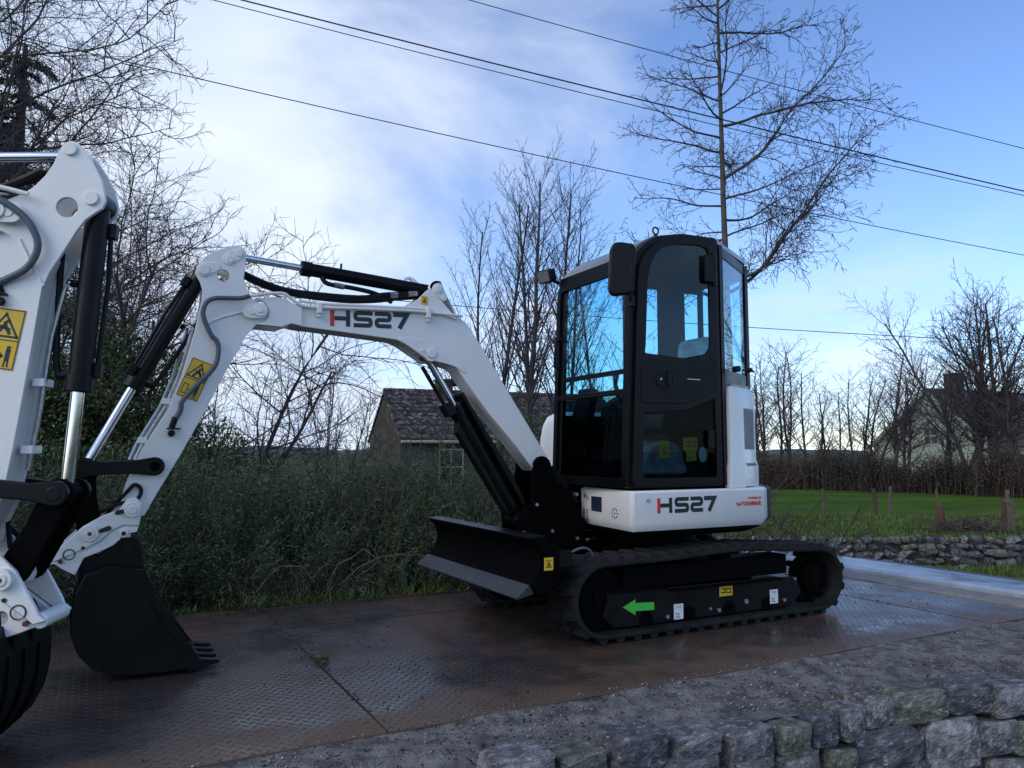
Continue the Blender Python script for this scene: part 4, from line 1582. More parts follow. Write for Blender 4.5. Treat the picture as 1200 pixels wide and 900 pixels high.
    hd = cached('hnd', 'door_handle', hnd, BLACK, dr, bevel=.002)
    cached('lock', 'lock', lambda: MB().cyl((.425, .732, 1.625), (.425, .737, 1.625), .008, 10), STEEL, dr)
    cached('slot', 'door_slot', lambda: MB().box(.09, .20, .732, .7335, 1.632, 1.638), STEEL, dr)
    cached('hinge', 'hinge', lambda: MB().box(-.045, .03, .7245, .748, 2.31, 2.50).cyl((-.055, .738, 2.29), (-.055, .738, 2.52), .013, 10).box(-.02, .03, .7245, .742, 1.18, 1.30), BLACKS, dr, bevel=.004)
    cached('pu', 'upper_pane', lambda: MB().prism(wu, .708, .713), GLASS, dr, smooth=0)
    cached('pl', 'lower_pane', lambda: MB().prism(wl, .708, .713), GLASSD, dr, smooth=0)
    for k, (q, kd) in enumerate(([[(.427, 1.222), (.345, 1.225), (.345, 1.118), (.427, 1.115)], 'small'], [[(.225, 1.245), (.105, 1.25), (.105, 1.165), (.225, 1.16)], 'pump'], [[(.20, 1.158), (.115, 1.16), (.115, 1.095), (.20, 1.09)], 'list'])):
        sticker(dr, 'dst%d' % k, q, .7062, 1, kd)
    cached('oval', 'oval_label', lambda: MB().prism([(.058 + .036 * math.cos(2 * PI * a / 20), 1.135 + .052 * math.sin(2 * PI * a / 20)) for a in range(20)], .7062, .7075), PALEGREEN, dr, smooth=0)
    # windscreen
    ws = cached('wscr', 'windscreen', lambda: windpane(1.56, 2.335, .644, .614), GLASS, root, smooth=0)
    cached('wscl', 'lower_windscreen', lambda: windpane(.986, 1.52, .664, .646), GLASSD, root, smooth=0)

    def wbars():
        m = MB()
        m.box(.630, .668, -.154, .654, 1.522, 1.558)
        m.box(.612, .640, -.154, .654, 1.66, 1.692)
        for w0 in (-.154, .618):
            m.prism([(.668, .986), (.648, 1.53), (.616, 2.336), (.590, 2.336), (.630, .986)], w0, w0 + .036)
        return m
    cached('wbar', 'window_bar', wbars, BLACK, root, bevel=.004)
    cached('grab', 'grab_handle', lambda: MB().tube([(.635, -.135, 1.98), (.675, -.145, 1.97), (.685, -.145, 1.94), (.695, -.145, 1.80), (.685, -.145, 1.77), (.645, -.135, 1.76)], .011, 8, smooth=3), BLACKS, root)
    # other panes
    cached('pr1', 'side_pane', lambda: MB().prism(SIDE1, -.180, -.176), GLASS, root, smooth=0)
    cached('pr2', 'rear_side_pane', lambda: MB().prism(SIDE2, -.180, -.176), GLASS, root, smooth=0)
    cached('pr3', 'rear_side_pane', lambda: MB().prism(SIDE3, -.180, -.176), GLASS, root, smooth=0)
    cached('prc', 'corner_pane', lambda: MB().prism([(-.160, .676), (-.735, .325), (-.733, .321), (-.158, .672)], 1.735, 2.53, 'z'), GLASS, root, smooth=0)
    cached('prr', 'rear_pane', lambda: MB().box(-.752, -.748, -.154, .29, 1.70, 2.50), GLASS, root, smooth=0)
    # seat and controls
    st = cached('seat', 'seat', lambda: MB().prism(rnd_corner([(.22, 1.30), (.20, 1.42), (-.22, 1.40), (-.28, 1.30)], .04), .02, .48).prism(rnd_corner([(-.16, 1.40), (-.26, 1.80), (-.36, 1.80), (-.30, 1.36)], .04), .04, .46).prism(rnd_corner([(-.26, 1.805), (-.31, 1.97), (-.38, 1.97), (-.36, 1.805)], .03), .14, .36).box(-.25, .15, .06, .44, .975, 1.298), SEATM, root, bevel=.03)
    cached('wrap', 'plastic_cover', lambda: MB().prism(rnd_corner([(-.14, 1.43), (-.235, 1.80), (-.25, 2.00), (-.40, 2.01), (-.40, 1.8), (-.30, 1.40)], .05), .10, .40), PLASTIC, st, bevel=.05, seg=3)
    cached('wrap2', 'plastic_bag', lambda: MB().prism(rnd_corner([(.50, 1.0), (.42, 1.16), (.30, 1.24), (.16, 1.20), (.08, 1.0)], .06), .36, .60), PLASTIC, st, bevel=.05, seg=3)

    def cons():
        m = MB()
        m.prism(rnd_corner([(.30, .98), (.30, 1.50), (.16, 1.58), (-.12, 1.56), (-.20, .98)], .04), -.14, -.02)
        m.prism(rnd_corner([(.22, 1.30), (.22, 1.50), (.12, 1.56), (-.12, 1.54), (-.16, 1.30)], .04), .50, .62)
        m.tube([(.17, -.08, 1.56), (.20, -.08, 1.66), (.19, -.08, 1.74)], [.018, .016, .026], 10)
        m.tube([(.15, .56, 1.54), (.18, .56, 1.66), (.17, .56, 1.76)], [.018, .016, .026], 10)
        m.box(.42, .55, .0, .30, .98, 1.06)
        m.tube([(.50, .20, 1.0), (.48, .20, 1.30), (.46, .20, 1.40)], .014, 8)
        m.tube([(.50, .28, 1.0), (.48, .28, 1.30), (.46, .28, 1.40)], .014, 8)
        m.prism(rnd_corner([(.58, 1.36), (.50, 1.62), (.44, 1.60), (.50, 1.34)], .02), -.13, .06)
        return m
    cached('cons', 'control_console', cons, BLACKS, root, bevel=.012)
    # mirror
    mr_ = cached('mirr', 'mirror', lambda: MB().prism(rnd_corner([(-.095, -.165), (.055, -.195), (.09, -.16), (.095, .12), (.07, .165), (.02, .172), (-.07, .165), (-.09, .13)], .03), -.035, .03), BLACKS, root, bevel=.018, seg=3)
    mr_.location = (.775, .80, 2.305)
    mr_.scale = (.88, .9, .95)
    mr_.rotation_euler = (0, R(-4), R(-28))
    cached('mirg', 'mirror_glass', lambda: MB().prism(rnd_corner([(-.080, -.150), (.05, -.175), (.075, -.15), (.08, .12), (.055, .15), (-.06, .15)], .03), -.040, -.0355), CHROME, mr_, smooth=0)
    cached('mira', 'mirror_arm', lambda: MB().tube([(.655, .715, 2.12), (.70, .79, 2.10), (.72, .81, 2.14), (.72, .81, 2.32)], .011, 8, smooth=3).cyl((.72, .79, 2.31), (.76, .83, 2.31), .035, 14).cyl((.70, .79, 2.07), (.70, .79, 2.13), .022, 12).tube([(.672, .725, 2.12), (.665, .725, 2.44)], .008, 8), BLACKS, root)
    # work light
    wl_ = cached('wlight', 'work_light', lambda: MB().box(-.035, .04, -.065, .065, -.05, .05), BLACKS, root, bevel=.012)
    wl_.location = (.705, -.235, 2.47)
    wl_.rotation_euler = (0, R(14), R(18))
    cached('wlens', 'lens', lambda: MB().box(.0405, .044, -.054, .054, -.04, .04), LENS, wl_, smooth=0)
    cached('wlbr', 'light_bracket', lambda: MB().tube([(-.04, 0, -.03), (-.09, .02, -.06), (-.11, .06, -.07)], .013, 8), BLACKS, wl_)

    # ------------------------------------------------ swing post
    def post():
        m = MB()
        pr = [(.62, .50), (1.06, .50), (1.14, .60), (1.145, .74), (1.10, .79), (1.05, .80), (1.045, .98), (1.03, 1.06)] + arc(.967, 1.057, .068, 10, 170, 6) + [(.88, .98), (.84, .86), (.72, .82), (.62, .66)]
        for a, b_ in ((.104, .140), (-.140, -.104)):
            m.prism(pr, a, b_)
        m.cyl((.78, 0, .44), (.78, 0, .90), .115, 24)
        m.box(.70, 1.02, -.103, .103, .52, .70)
        return m
    sp = cached('post', 'swing_post', post, DARK, root, bevel=.008)
    cached('postp', 'post_pin', lambda: discs([(BF[0], BF[1], .032, -.150, .150), (1.085, .70, .034, -.150, .150)]), DARK, sp, bevel=.004)
    cached('postb', 'bolt', lambda: discs([(.70, .86, .012, .115, .150), (1.02, .80, .011, .14, .152), (1.12, .62, .010, .14, .150), (.90, .62, .011, .14, .152), (.70, .56, .011, .14, .152)]), STEEL, sp)
    cached('posth', 'hydraulic_hose', lambda: MB().tube([(.74, .02, .86), (.86, .04, 1.02), (1.02, .06, 1.20), (1.20, .05, 1.32), (1.30, .04, 1.38)], .018, 8, smooth=4).tube([(.70, -.04, .86), (.84, -.05, 1.06), (1.04, -.06, 1.26), (1.26, -.05, 1.40)], .018, 8, smooth=4).tube([(.66, .08, .80), (.80, .09, .98), (.86, .07, 1.05)], .015, 8, smooth=4), BLACKS, sp)

    # ------------------------------------------------ boom
    bt = pose['boom']

    def bp(p):
        return rot2(p, BF, bt)
    bm_ = put(cached('boom', 'boom', lambda: MB().prism(rel(BOOM, BF), -.088, .088), WHITE, root, bevel=.007), BF, bt)

    def bplates():
        m = MB()
        for s in (1, -1):
            a, b_ = sorted((s * .080, s * .106))
            m.prism(rel(BOOM_END, BF), a, b_)
            a, b_ = sorted((s * .056, s * .0905))
            m.prism(rel(EAR, BF), a, b_)
            a, b_ = sorted((s * .060, s * .094))
            m.prism(rel(CYL_EAR, BF), a, b_)
        return m
    cached('boomp', 'boom_plate', bplates, WHITE, bm_, bevel=.004)
    cached('boome', 'lifting_lug', lambda: MB().holed(rel([(1.72, 2.24), (1.83, 2.222), (1.90, 2.24), (1.908, 2.262)] + arc(1.868, 2.270, .040, 10, 150, 7)[::1] + [(1.80, 2.285)] if False else [(1.905, 2.225), (1.915, 2.262), (1.895, 2.298), (1.862, 2.308), (1.83, 2.295), (1.75, 2.235), (1.76, 2.21), (1.86, 2.21)], BF), [[(1.868 + .018 * math.cos(a * PI / 6) - BF[0], 2.272 + .018 * math.sin(a * PI / 6) - BF[1]) for a in range(12)]], -.085, -.062), WHITE, bm_, bevel=.003)
    b0 = rel([AP, (2.875, 1.957), (1.727, 2.207), (1.685, 2.155), (1.770, 1.783), (1.83, 1.80), (BF[0] + .0, BF[1] + .02)], BF)
    cached('boomb', 'pin_boss', lambda: discs([(b0[0][0], b0[0][1], .036, -.124, .124), (b0[0][0], b0[0][1], .016, -.130, .130), (b0[1][0] + .01, b0[1][1], .02, -.118, .118), (b0[2][0], b0[2][1], .034, -.10, .10), (b0[2][0], b0[2][1], .022, -.106, .106), (b0[3][0], b0[3][1], .015, -.10, .10), (b0[4][0], b0[4][1], .030, -.106, .106), (b0[5][0], b0[5][1], .013, -.104, .104)]), WHITE, bm_, bevel=.003)

    def capsp():
        m = MB()
        for s in (1, -1):
            a, b_ = sorted((s * .1065, s * .114))
            m.prism(capsule(b0[1][0] + .02, b0[1][1], b0[0][0], b0[0][1], .042, .046), a, b_)
            a, b_ = sorted((s * .091, s * .097))
            m.prism(capsule(b0[2][0], b0[2][1], b0[3][0], b0[3][1], .040, .024), a, b_)
        return m
    cached('boomc', 'boss_plate', capsp, WHITE, bm_, bevel=.002)
    # piping on both sides
    pp = [(2.957, 2.025), (2.83, 2.062), (2.72, 2.078), (2.690, 2.068), (2.655, 2.043), (2.62, 2.025), (2.559, 2.012), (2.30, 2.026), (2.014, 2.040), (1.807, 2.046), (1.56, 2.040)]
    pp2 = [(2.62, 2.045), (2.50, 2.04), (2.30, 2.048), (2.014, 2.060), (1.83, 2.066), (1.70, 2.05), (1.60, 2.02)]

    def pipes():
        m = MB()
        for s in (1, -1):
            m.tube([(x, s * .112, z) for x, z in rel(pp, BF)], .0095, 8, smooth=2)
            m.tube([(x, s * .106, z - .001) for x, z in rel(pp2, BF)], .0085, 8, smooth=2)
        return m
    cached('boomt', 'pipe', pipes, WHITE, bm_)

    def clamps():
        m = MB()
        for s in (1, -1):
            for x, z in rel([(2.50, 2.005), (1.80, 2.035)], BF):
                a, b_ = sorted((s * .088, s * .128))
                m.box(x - .014, x + .014, a, b_, z - .028, z + .035)
                m.cyl((x, s * .088, z - .04), (x, s * .118, z - .04), .012, 8)
        return m
    cached('boomk', 'pipe_clamp', clamps, WHITE, bm_, bevel=.003)
    hv = Vector((-.507, .020)).normalized()
    hs27(bm_, 'hs_boom', (2.426 - BF[0], 1.911 - BF[1]), (hv.x, hv.y), (-hv.y * -1 if False else .02, .9998), .0885, .0985)
    sticker(bm_, 'bst', rel([(1.842, 2.155), (1.795, 2.150), (1.795, 2.095), (1.842, 2.098)], BF), .0912, 1, 'small')
    cached('bool', 'work_lamp', lambda: MB().box(1.44 - BF[0], 1.52 - BF[0], -.17, -.10, 1.60 - BF[1], 1.72 - BF[1]), BLACKS, bm_, bevel=.01)

    # boom cylinder
    A, B = (1.085, .700), bp((1.770, 1.783))
    t = aim(A, B)
    Ld = math.hypot(B[0] - A[0], B[1] - A[1])
    bc = put(cached('bcb', 'boom_cylinder', lambda: MB().cyl((0, 0, 0), (.86, 0, 0), .052, 24).cyl((.83, 0, 0), (.90, 0, 0), .060, 24).cyl((0, -.095, 0), (0, .095, 0), .055, 20).prism(rnd_corner([(.06, .055), (.94, .055), (.96, .075), (.30, .095), (.06, .08)], .01), -.07, .07).prism([(.05, -.045), (.80, -.045), (.74, -.085), (.1, -.07)], -.04, .04), BLACK, root, bevel=.005), A, t)
    rd = cached('bcr', 'cylinder_rod', lambda: MB().cyl((0, 0, 0), (-.55, 0, 0), .024, 20).cyl((0, -.05, 0), (0, .05, 0), .042, 18), CHROME, bc)
    rd.location = (Ld, 0, 0)
    cached('bch', 'rod_guard', lambda: MB().tube([(.94, .03, -.07), (Ld - .05, .03, -.075)], .014, 8).box(.86, .95, -.03, .06, -.09, -.03), BLACK, bc)

    # arm cylinder
    ap = pose['arm_pivot']
    A, B = bp((1.727, 2.207)), pose['arm_cyl']
    t = aim(A, B)
    Ld = math.hypot(B[0] - A[0], B[1] - A[1])
    ac = put(cached('acb', 'arm_cylinder', lambda: MB().cyl((.02, 0, 0), (.86, 0, 0), .040, 24).cyl((.80, 0, 0), (.865, 0, 0), .046, 24).cyl((0, -.055, 0), (0, .055, 0), .036, 18).tube([(.62, 0, .035), (.62, 0, .075)], .008, 6), BLACK, root, bevel=.004), A, t)
    rd = cached('acr', 'cylinder_rod', lambda: MB().cyl((0, 0, 0), (-.80, 0, 0), .0205, 20).cyl((0, -.045, 0), (0, .045, 0), .038, 18), CHROME, ac)
    rd.location = (Ld, 0, 0)
    cached('ach', 'hydraulic_hose', lambda: MB().tube([(.74, .02, -.035), (.70, .03, -.075), (.55, .03, -.075), (.40, .03, -.085), (.28, .02, -.12)], .015, 8, smooth=4).tube([(.10, .02, -.03), (.22, .03, -.06), (.34, .03, -.085), (.5, .03, -.13), (.85, .02, -.155), (1.02, .0, -.14), (1.20, .0, -.09), (1.30, .0, -.05)], .017, 8, smooth=4).tube([(.08, -.02, -.04), (.25, -.02, -.08), (.40, -.02, -.12), (.6, -.02, -.15), (.9, -.02, -.16), (1.1, -.02, -.13), (1.25, -.03, -.07)], .020, 8, smooth=4), BLACKS, ac)
    cached('acf', 'hose_fitting', lambda: MB().cyl((.66, .03, -.075), (.60, .03, -.077), .018, 8).cyl((.18, .03, -.05), (.12, .03, -.038), .018, 8).cyl((.30, .03, -.078), (.25, .03, -.068), .020, 8), STEEL, ac)

    # ------------------------------------------------ arm
    k = pose['key']
    prof, web, E_ = pose['arm_profile'], pose['arm_web'], pose['coupler_pivot']
    hc, hr = pose['hole']

    def armp():
        m = MB()
        hole = [(hc[0] - ap[0] + hr * math.cos(a * PI / 10), hc[1] - ap[1] + hr * math.sin(a * PI / 10)) for a in range(20)]
        for s in (1, -1):
            a, b_ = sorted((s * .060, s * .078))
            m.holed(rel(prof, ap), [hole], a, b_)
        m.prism(rel(web, ap), -.0598, .0598)
        return m
    arm = put(cached('arm' + k, 'arm', armp, WHITE, root, bevel=.003), ap)
    pins = pose['arm_pins']
    cached('armb' + k, 'pin_boss', lambda: discs([(x - ap[0], z - ap[1], r, -.078 - h, .078 + h) for x, z, r, h in pins]), WHITE, arm, bevel=.003)
    if pose['capsules']:
        def armc():
            m = MB()
            for s in (1, -1):
                for (x0, z0, x1, z1, r0, r1) in pose['capsules']:
                    a, b_ = sorted((s * .0785, s * .085))
                    m.prism(capsule(x0 - ap[0], z0 - ap[1], x1 - ap[0], z1 - ap[1], r0, r1), a, b_)
            return m
        cached('armc' + k, 'boss_plate', armc, WHITE, arm, bevel=.002)

    def armrib():
        m = MB()
        for s in (1, -1):
            m.tube([(x - ap[0], s * .079, z - ap[1]) for x, z in pose['rib']], .007, 6)
        return m
    cached('armr' + k, 'weld_rib', armrib, WHITE, arm)

    def armh():
        m = MB()
        for s in (1, -1):
            m.tube([(x - ap[0], s * w, z - ap[1]) for x, w, z in pose['hose']], .0135, 10, smooth=5)
        return m
    cached('armh' + k, 'hose', armh, HOSE, arm)

    def armf():
        m = MB()
        for s in (1, -1):
            for (x, z, d) in pose['fittings']:
                m.cyl((x - ap[0] - .008, s * .085, z - ap[1] + .028), (x - ap[0] + .010, s * .085, z - ap[1] - .030), .016, 8)
                a, b_ = sorted((s * .078, s * .105))
                m.box(x - ap[0] - .035, x - ap[0] + .035, a, b_, z - ap[1] - .036, z - ap[1] - .030)
                m.cyl((x - ap[0] + .01, s * .078, z - ap[1] - .06), (x - ap[0] + .01, s * .108, z - ap[1] - .06), .018, 8)
        return m
    cached('armf' + k, 'hose_fitting', armf, BLACKS, arm)

    def armpipe():
        m = MB()
        for d in (.0, .024):
            m.tube([(x - ap[0] + (d if k == '1' else d), .03 - d * 2, z - ap[1]) for x, z in pose['front_pipe']], .009, 8)
        return m
    cached('armq' + k, 'pipe', armpipe, STEEL, arm)

    def armcl():
        m = MB()
        for x, z in pose['pipe_clamps']:
            m.box(x - ap[0] - .01, x - ap[0] + .034, -.04, .045, z - ap[1] - .016, z - ap[1] + .016)
        return m
    cached('armcl' + k, 'pipe_clamp', armcl, WHITE, arm, bevel=.003)
    for s in (1, -1):
        sticker(arm, 'ast%s%d' % (k, s), rel(pose['label'][s], ap), s * .0785, s, 'crush')
    # arm lower link pin bracket
    Bp = pose['link_pin']
    cached('armk' + k, 'link_pin', lambda: discs([(Bp[0] - ap[0], Bp[1] - ap[1], .026, -.122, .122)]), DARK, arm, bevel=.003)

    # bucket cylinder
    A, K = pose['bucket_cyl'], pose['K']
    t = aim(A, K)
    Ld = math.hypot(K[0] - A[0], K[1] - A[1])
    cc = put(cached('bkb', 'bucket_cylinder', lambda: MB().cyl((.02, 0, 0), (.735, 0, 0), .044, 24).cyl((.69, 0, 0), (.76, 0, 0), .052, 24).cyl((0, -.058, 0), (0, .058, 0), .048, 18).tube([(.10, .03, .045), (.30, .035, .055), (.66, .03, .05)], .011, 8).box(.07, .13, .01, .05, .03, .07).box(.64, .70, .01, .05, .03, .07), BLACK, root, bevel=.004), A, t)
    rd = cached('bkr', 'cylinder_rod', lambda: MB().cyl((-.03, 0, 0), (-.62, 0, 0), .0245, 20), CHROME, cc)
    rd.location = (Ld, 0, 0)
    cached('bke', 'rod_eye', lambda: MB().cyl((0, -.05, 0), (0, .05, 0), .045, 18), DARK, cc).location = (Ld, 0, 0)
    cached('bkf', 'hose_fitting', lambda: MB().cyl((.70, .0, -.05), (.70, .0, -.085), .016, 8).cyl((.33, .0, -.045), (.33, 0, -.07), .015, 8).tube([(.70, 0, -.08), (.62, 0, -.095), (.40, .0, -.11), (.16, .0, -.12)], .013, 8, smooth=3), STEEL if False else BLACKS, cc)

    # links
    def h_link():
        m = MB()
        Lk = .336
        up = arc(0, 0, .050, 90, 270, 8) + [(Lk * .3, -.036), (Lk * .7, -.034)] + arc(Lk, 0, .048, -90, 90, 8) + [(Lk * .7, .030), (Lk * .3, .034)]
        for s in (1, -1):
            a, b_ = sorted((s * .086, s * .118))
            m.prism(up, a, b_)
        m.cyl((Lk, -.12, 0), (Lk, .12, 0), .030, 16)
        return m
    put(cached('hlink', 'link_arm', h_link, BLACK, root, bevel=.006), Bp, aim(Bp, K))
    C = pose['C']

    def lever():
        m = MB()
        up = arc(0, 0, .056, 90, 270, 8) + [(.15, -.045)] + arc(.315, 0, .058, -90, 90, 8) + [(.15, .060)]
        for s in (1, -1):
            a, b_ = sorted((s * .052, s * .0845))
            m.prism(up, a, b_)
        m.box(.06, .24, -.0515, .0515, -.03, .035)
        return m
    put(cached('lever', 'bucket_lever', lever, DARK, root, bevel=.008), K, aim(K, C))

    # coupler
    ct = pose['coupler_turn']

    def coup():
        m = MB()
        for s in (1, -1):
            a, b_ = sorted((s * .100, s * .120))
            m.prism(rel(COUP, EP), a, b_)
            a, b_ = sorted((s * .086, s * .110))
            m.prism(rel(JAW, EP), a, b_)
        m.cyl((.35, -.0995, -.235), (.35, .0995, -.235), .03, 16)
        m.box(.0, .20, -.0855, .0855, -.15, -.11)
        return m
    cp = put(cached('coup', 'quick_coupler', coup, WHITE, root, bevel=.005), E_, ct)
    cpn = rel([(3.651, .736), (3.46, .851), (3.738, .634), (3.58, .73), (3.495, .728)], EP)
    cached('coupp', 'pin_boss', lambda: discs([(cpn[0][0], cpn[0][1], .040, -.146, .146), (cpn[0][0], cpn[0][1], .024, -.152, .152), (cpn[1][0], cpn[1][1], .040, -.146, .146), (cpn[1][0], cpn[1][1], .024, -.152, .152), (cpn[4][0], cpn[4][1], .020, -.126, .126)]), WHITE, cp, bevel=.004)

    def rings():
        m = MB()
        for s in (1, -1):
            for i, r in ((2, .026),):
                m.tube([(cpn[i][0] + r * math.cos(a * PI / 12), s * .1215, cpn[i][1] + r * math.sin(a * PI / 12)) for a in range(25)], .003, 5)
            m.prism(capsule(cpn[0][0] - .05, cpn[0][1] + .01, cpn[0][0] - .085, cpn[0][1] + .022, .010, .013), *sorted((s * .1205, s * .126)))
            m.prism(capsule(cpn[1][0] + .04, cpn[1][1] - .008, cpn[1][0] + .068, cpn[1][1] - .014, .010, .012), *sorted((s * .1205, s * .126)))
            m.cyl((cpn[2][0] - .06, s * .120, cpn[2][1] + .03), (cpn[2][0] - .06, s * .123, cpn[2][1] + .03), .009, 10)
            m.cyl((cpn[4][0], s * .126, cpn[4][1]), (cpn[4][0], s * .1275, cpn[4][1]), .012, 10)
        return m
    cached('coupr', 'pin_clip', rings, INK, cp)
    cached('coupd', 'red_cap', lambda: discs([(cpn[2][0] + .036, cpn[2][1] - .034, .010, -.123, .123), (cpn[0][0], cpn[0][1], .010, -.1545, .1545)]), MAROON, cp)
    cached('couph', 'hydraulic_hose', lambda: MB().tube([(.12, .02, -.03), (.06, .07, .05), (.02, .09, .10), (-.01, .095, .13), (-.04, .09, .10), (-.02, .09, .05), (.06, .09, .03), (.16, .06, -.02)], .010, 8, smooth=4), BLACKS, cp)

    # bucket
    kt = pose['bucket_turn']

    def bshell():
        m = MB()
        back = rel(BUCK, EP)[3:15]
        cx_ = sum(p[0] for p in back) / len(back)
        cz_ = sum(p[1] for p in back) / len(back) + .1
        inn = []
        for p in back:
            d = Vector((cx_ - p[0], cz_ - p[1])).normalized() * .022
            inn.append((p[0] + d.x, p[1] + d.y))
        m.prism(back + inn[::-1], -.215, .215)
        for s in (1, -1):
            m.prism(rel(BUCK, EP), *sorted((s * .2155, s * .233)))
        for s in (1, -1):
            m.prism(rel(BEAR, EP), *sorted((s * .060, s * .085)))
        m.cyl((3.475 - EP[0], -.11, .645 - EP[1]), (3.475 - EP[0], .11, .645 - EP[1]), .028, 16)
        m.cyl((3.645 - EP[0], -.11, .570 - EP[1]), (3.645 - EP[0], .11, .570 - EP[1]), .028, 16)
        # wear strips on the belly
        for w in (-.12, 0, .12):
            m.tube([(p[0] * 1.0 + (.006 if p[0] > .1 else 0), w, p[1] - .001) for p in back[1:10]], .007, 8)
        return m
    bk = put(cached('buck', 'bucket', bshell, BLACK, root, bevel=.005), E_, kt)
    cached('bside', 'side_cutter', lambda: MB().prism(rel([(3.335, .42), (3.235, .25), (3.15, .13), (3.19, .115), (3.29, .25), (3.37, .40)], EP), .2335, .246).prism(rel([(3.335, .42), (3.235, .25), (3.15, .13), (3.19, .115), (3.29, .25), (3.37, .40)], EP), -.246, -.2335), BLACK, bk, bevel=.003)
    for w in (-.195, -.065, .065, .195):
        tb = cached('tooth', 'tooth', tooth_mb, BLACK, bk, bevel=.004)
        tb.location = (0, w, 0)
    return root


ONCE = {}


def pbr_once(name, *a, **k):
    if name not in ONCE:
        ONCE[name] = pbr(name, *a, **k)
    return ONCE[name]


def windpane(z0, z1, x0, x1):
    m = MB()
    v = [(x0, -.118, z0), (x0, .618, z0), (x1, .618, z1), (x1, -.118, z1)]
    m.poly(v + [(a - .004, b, c) for a, b, c in v], [(0, 1, 2, 3), (7, 6, 5, 4), (0, 4, 5, 1), (1, 5, 6, 2), (2, 6, 7, 3), (3, 7, 4, 0)])
    return m


def tooth_mb():
    m = MB()
    a, b = 3.17 - EP[0], 3.012 - EP[0]
    v = [(a, -.033, .075 - EP[1]), (a, .033, .075 - EP[1]), (a, .033, .012 - EP[1]), (a, -.033, .012 - EP[1]), (b, -.022, .050 - EP[1]), (b, .022, .050 - EP[1]), (b, .022, .036 - EP[1]), (b, -.022, .036 - EP[1])]
    m.poly(v, [(0, 1, 2, 3), (7, 6, 5, 4), (0, 4, 5, 1), (1, 5, 6, 2), (2, 6, 7, 3), (3, 7, 4, 0)])
    return m


POSE1 = dict(key='1', boom=0., arm_pivot=AP, arm_cyl=(2.962, 2.293), arm_profile=ARM1, arm_web=WEB1, coupler_pivot=EP,
             hole=((3.042, 2.154), .034),
             arm_pins=[(2.962, 2.293, .020, .014), (3.147, 2.177, .030, .016), (3.012, 2.252, .022, .014), (3.085, 2.200, .014, .006)],
             capsules=[(2.962, 2.293, 3.018, 2.250, .030, .032), (3.147, 2.177, 3.085, 2.200, .040, .024)],
             rib=[(3.135, 1.865), (3.04, 1.915), (2.93, 1.955)],
             hose=[(3.262, .086, 1.335), (3.241, .094, 1.383), (3.234, .098, 1.43), (3.167, .100, 1.517), (3.077, .102, 1.626), (3.058, .104, 1.714), (3.069, .104, 1.771), (3.101, .106, 1.808), (3.145, .108, 1.911), (3.134, .112, 1.979), (3.085, .115, 2.013), (2.957, .114, 2.025), (2.90, .112, 2.045)],
             fittings=[(3.273, 1.312, 0)], front_pipe=[(3.188, 1.85), (3.255, 1.57), (3.315, 1.40), (3.42, 1.20), (3.455, 1.11)], pipe_clamps=[(3.30, 1.43), (3.41, 1.215)],
             label={1: [(3.188, 1.679), (3.076, 1.638), (3.158, 1.428), (3.268, 1.467)], -1: [(3.076, 1.638), (3.188, 1.679), (3.268, 1.467), (3.158, 1.428)]},
             link_pin=(3.360, 1.075), bucket_cyl=(3.147, 2.177), K=(3.690, 1.067), C=(3.651, .736), coupler_turn=0., bucket_turn=0.)
machine('excavator', (CX, CY, 0), AZ, 'white mini excavator with black cab and rubber tracks standing whole on the steel deck', 'white mini excavators on the deck', POSE1)

c0 = rot2((3.651, .736), EP, R(15))
POSE2 = dict(key='2', boom=R(-3.37), arm_pivot=AP2, arm_cyl=(3.026, 2.340), arm_profile=ARM2, arm_web=WEB2, coupler_pivot=EP2,
             hole=((3.024, 2.106), .040),
             arm_pins=[(3.026, 2.340, .026, .012), (3.112, 2.145, .028, .012)],
             capsules=[],
             rib=[(2.86, 1.97), (2.915, 1.86), (2.955, 1.79)],
             hose=[(2.62, .108, 2.135), (2.72, .125, 2.13), (2.80, .125, 2.112), (2.886, .118, 2.052), (2.932, .112, 1.98), (2.936, .106, 1.919), (2.897, .100, 1.851), (2.81, .092, 1.80), (2.79, .086, 1.79)],
             fittings=[(2.795, 1.785, 0)], front_pipe=[(2.985, 1.80), (2.945, 1.60), (2.915, 1.30), (2.885, 1.08)], pipe_clamps=[(2.925, 1.42), (2.895, 1.16)],
             label={1: [(2.900, 1.692), (2.768, 1.708), (2.732, 1.474), (2.862, 1.458)], -1: [(2.768, 1.708), (2.900, 1.692), (2.862, 1.458), (2.732, 1.474)]},
             link_pin=(2.712, 1.03), bucket_cyl=(3.112, 2.145), K=(3.044, .995), C=(EP2[0] + c0[0] - EP[0], EP2[1] + c0[1] - EP[1]), coupler_turn=R(15), bucket_turn=R(7))
machine('excavator', (-4.748, 2.591, 0), R(8), 'white mini excavator at the left edge, only its near arm, hose and bucket in view', 'white mini excavators on the deck', POSE2)
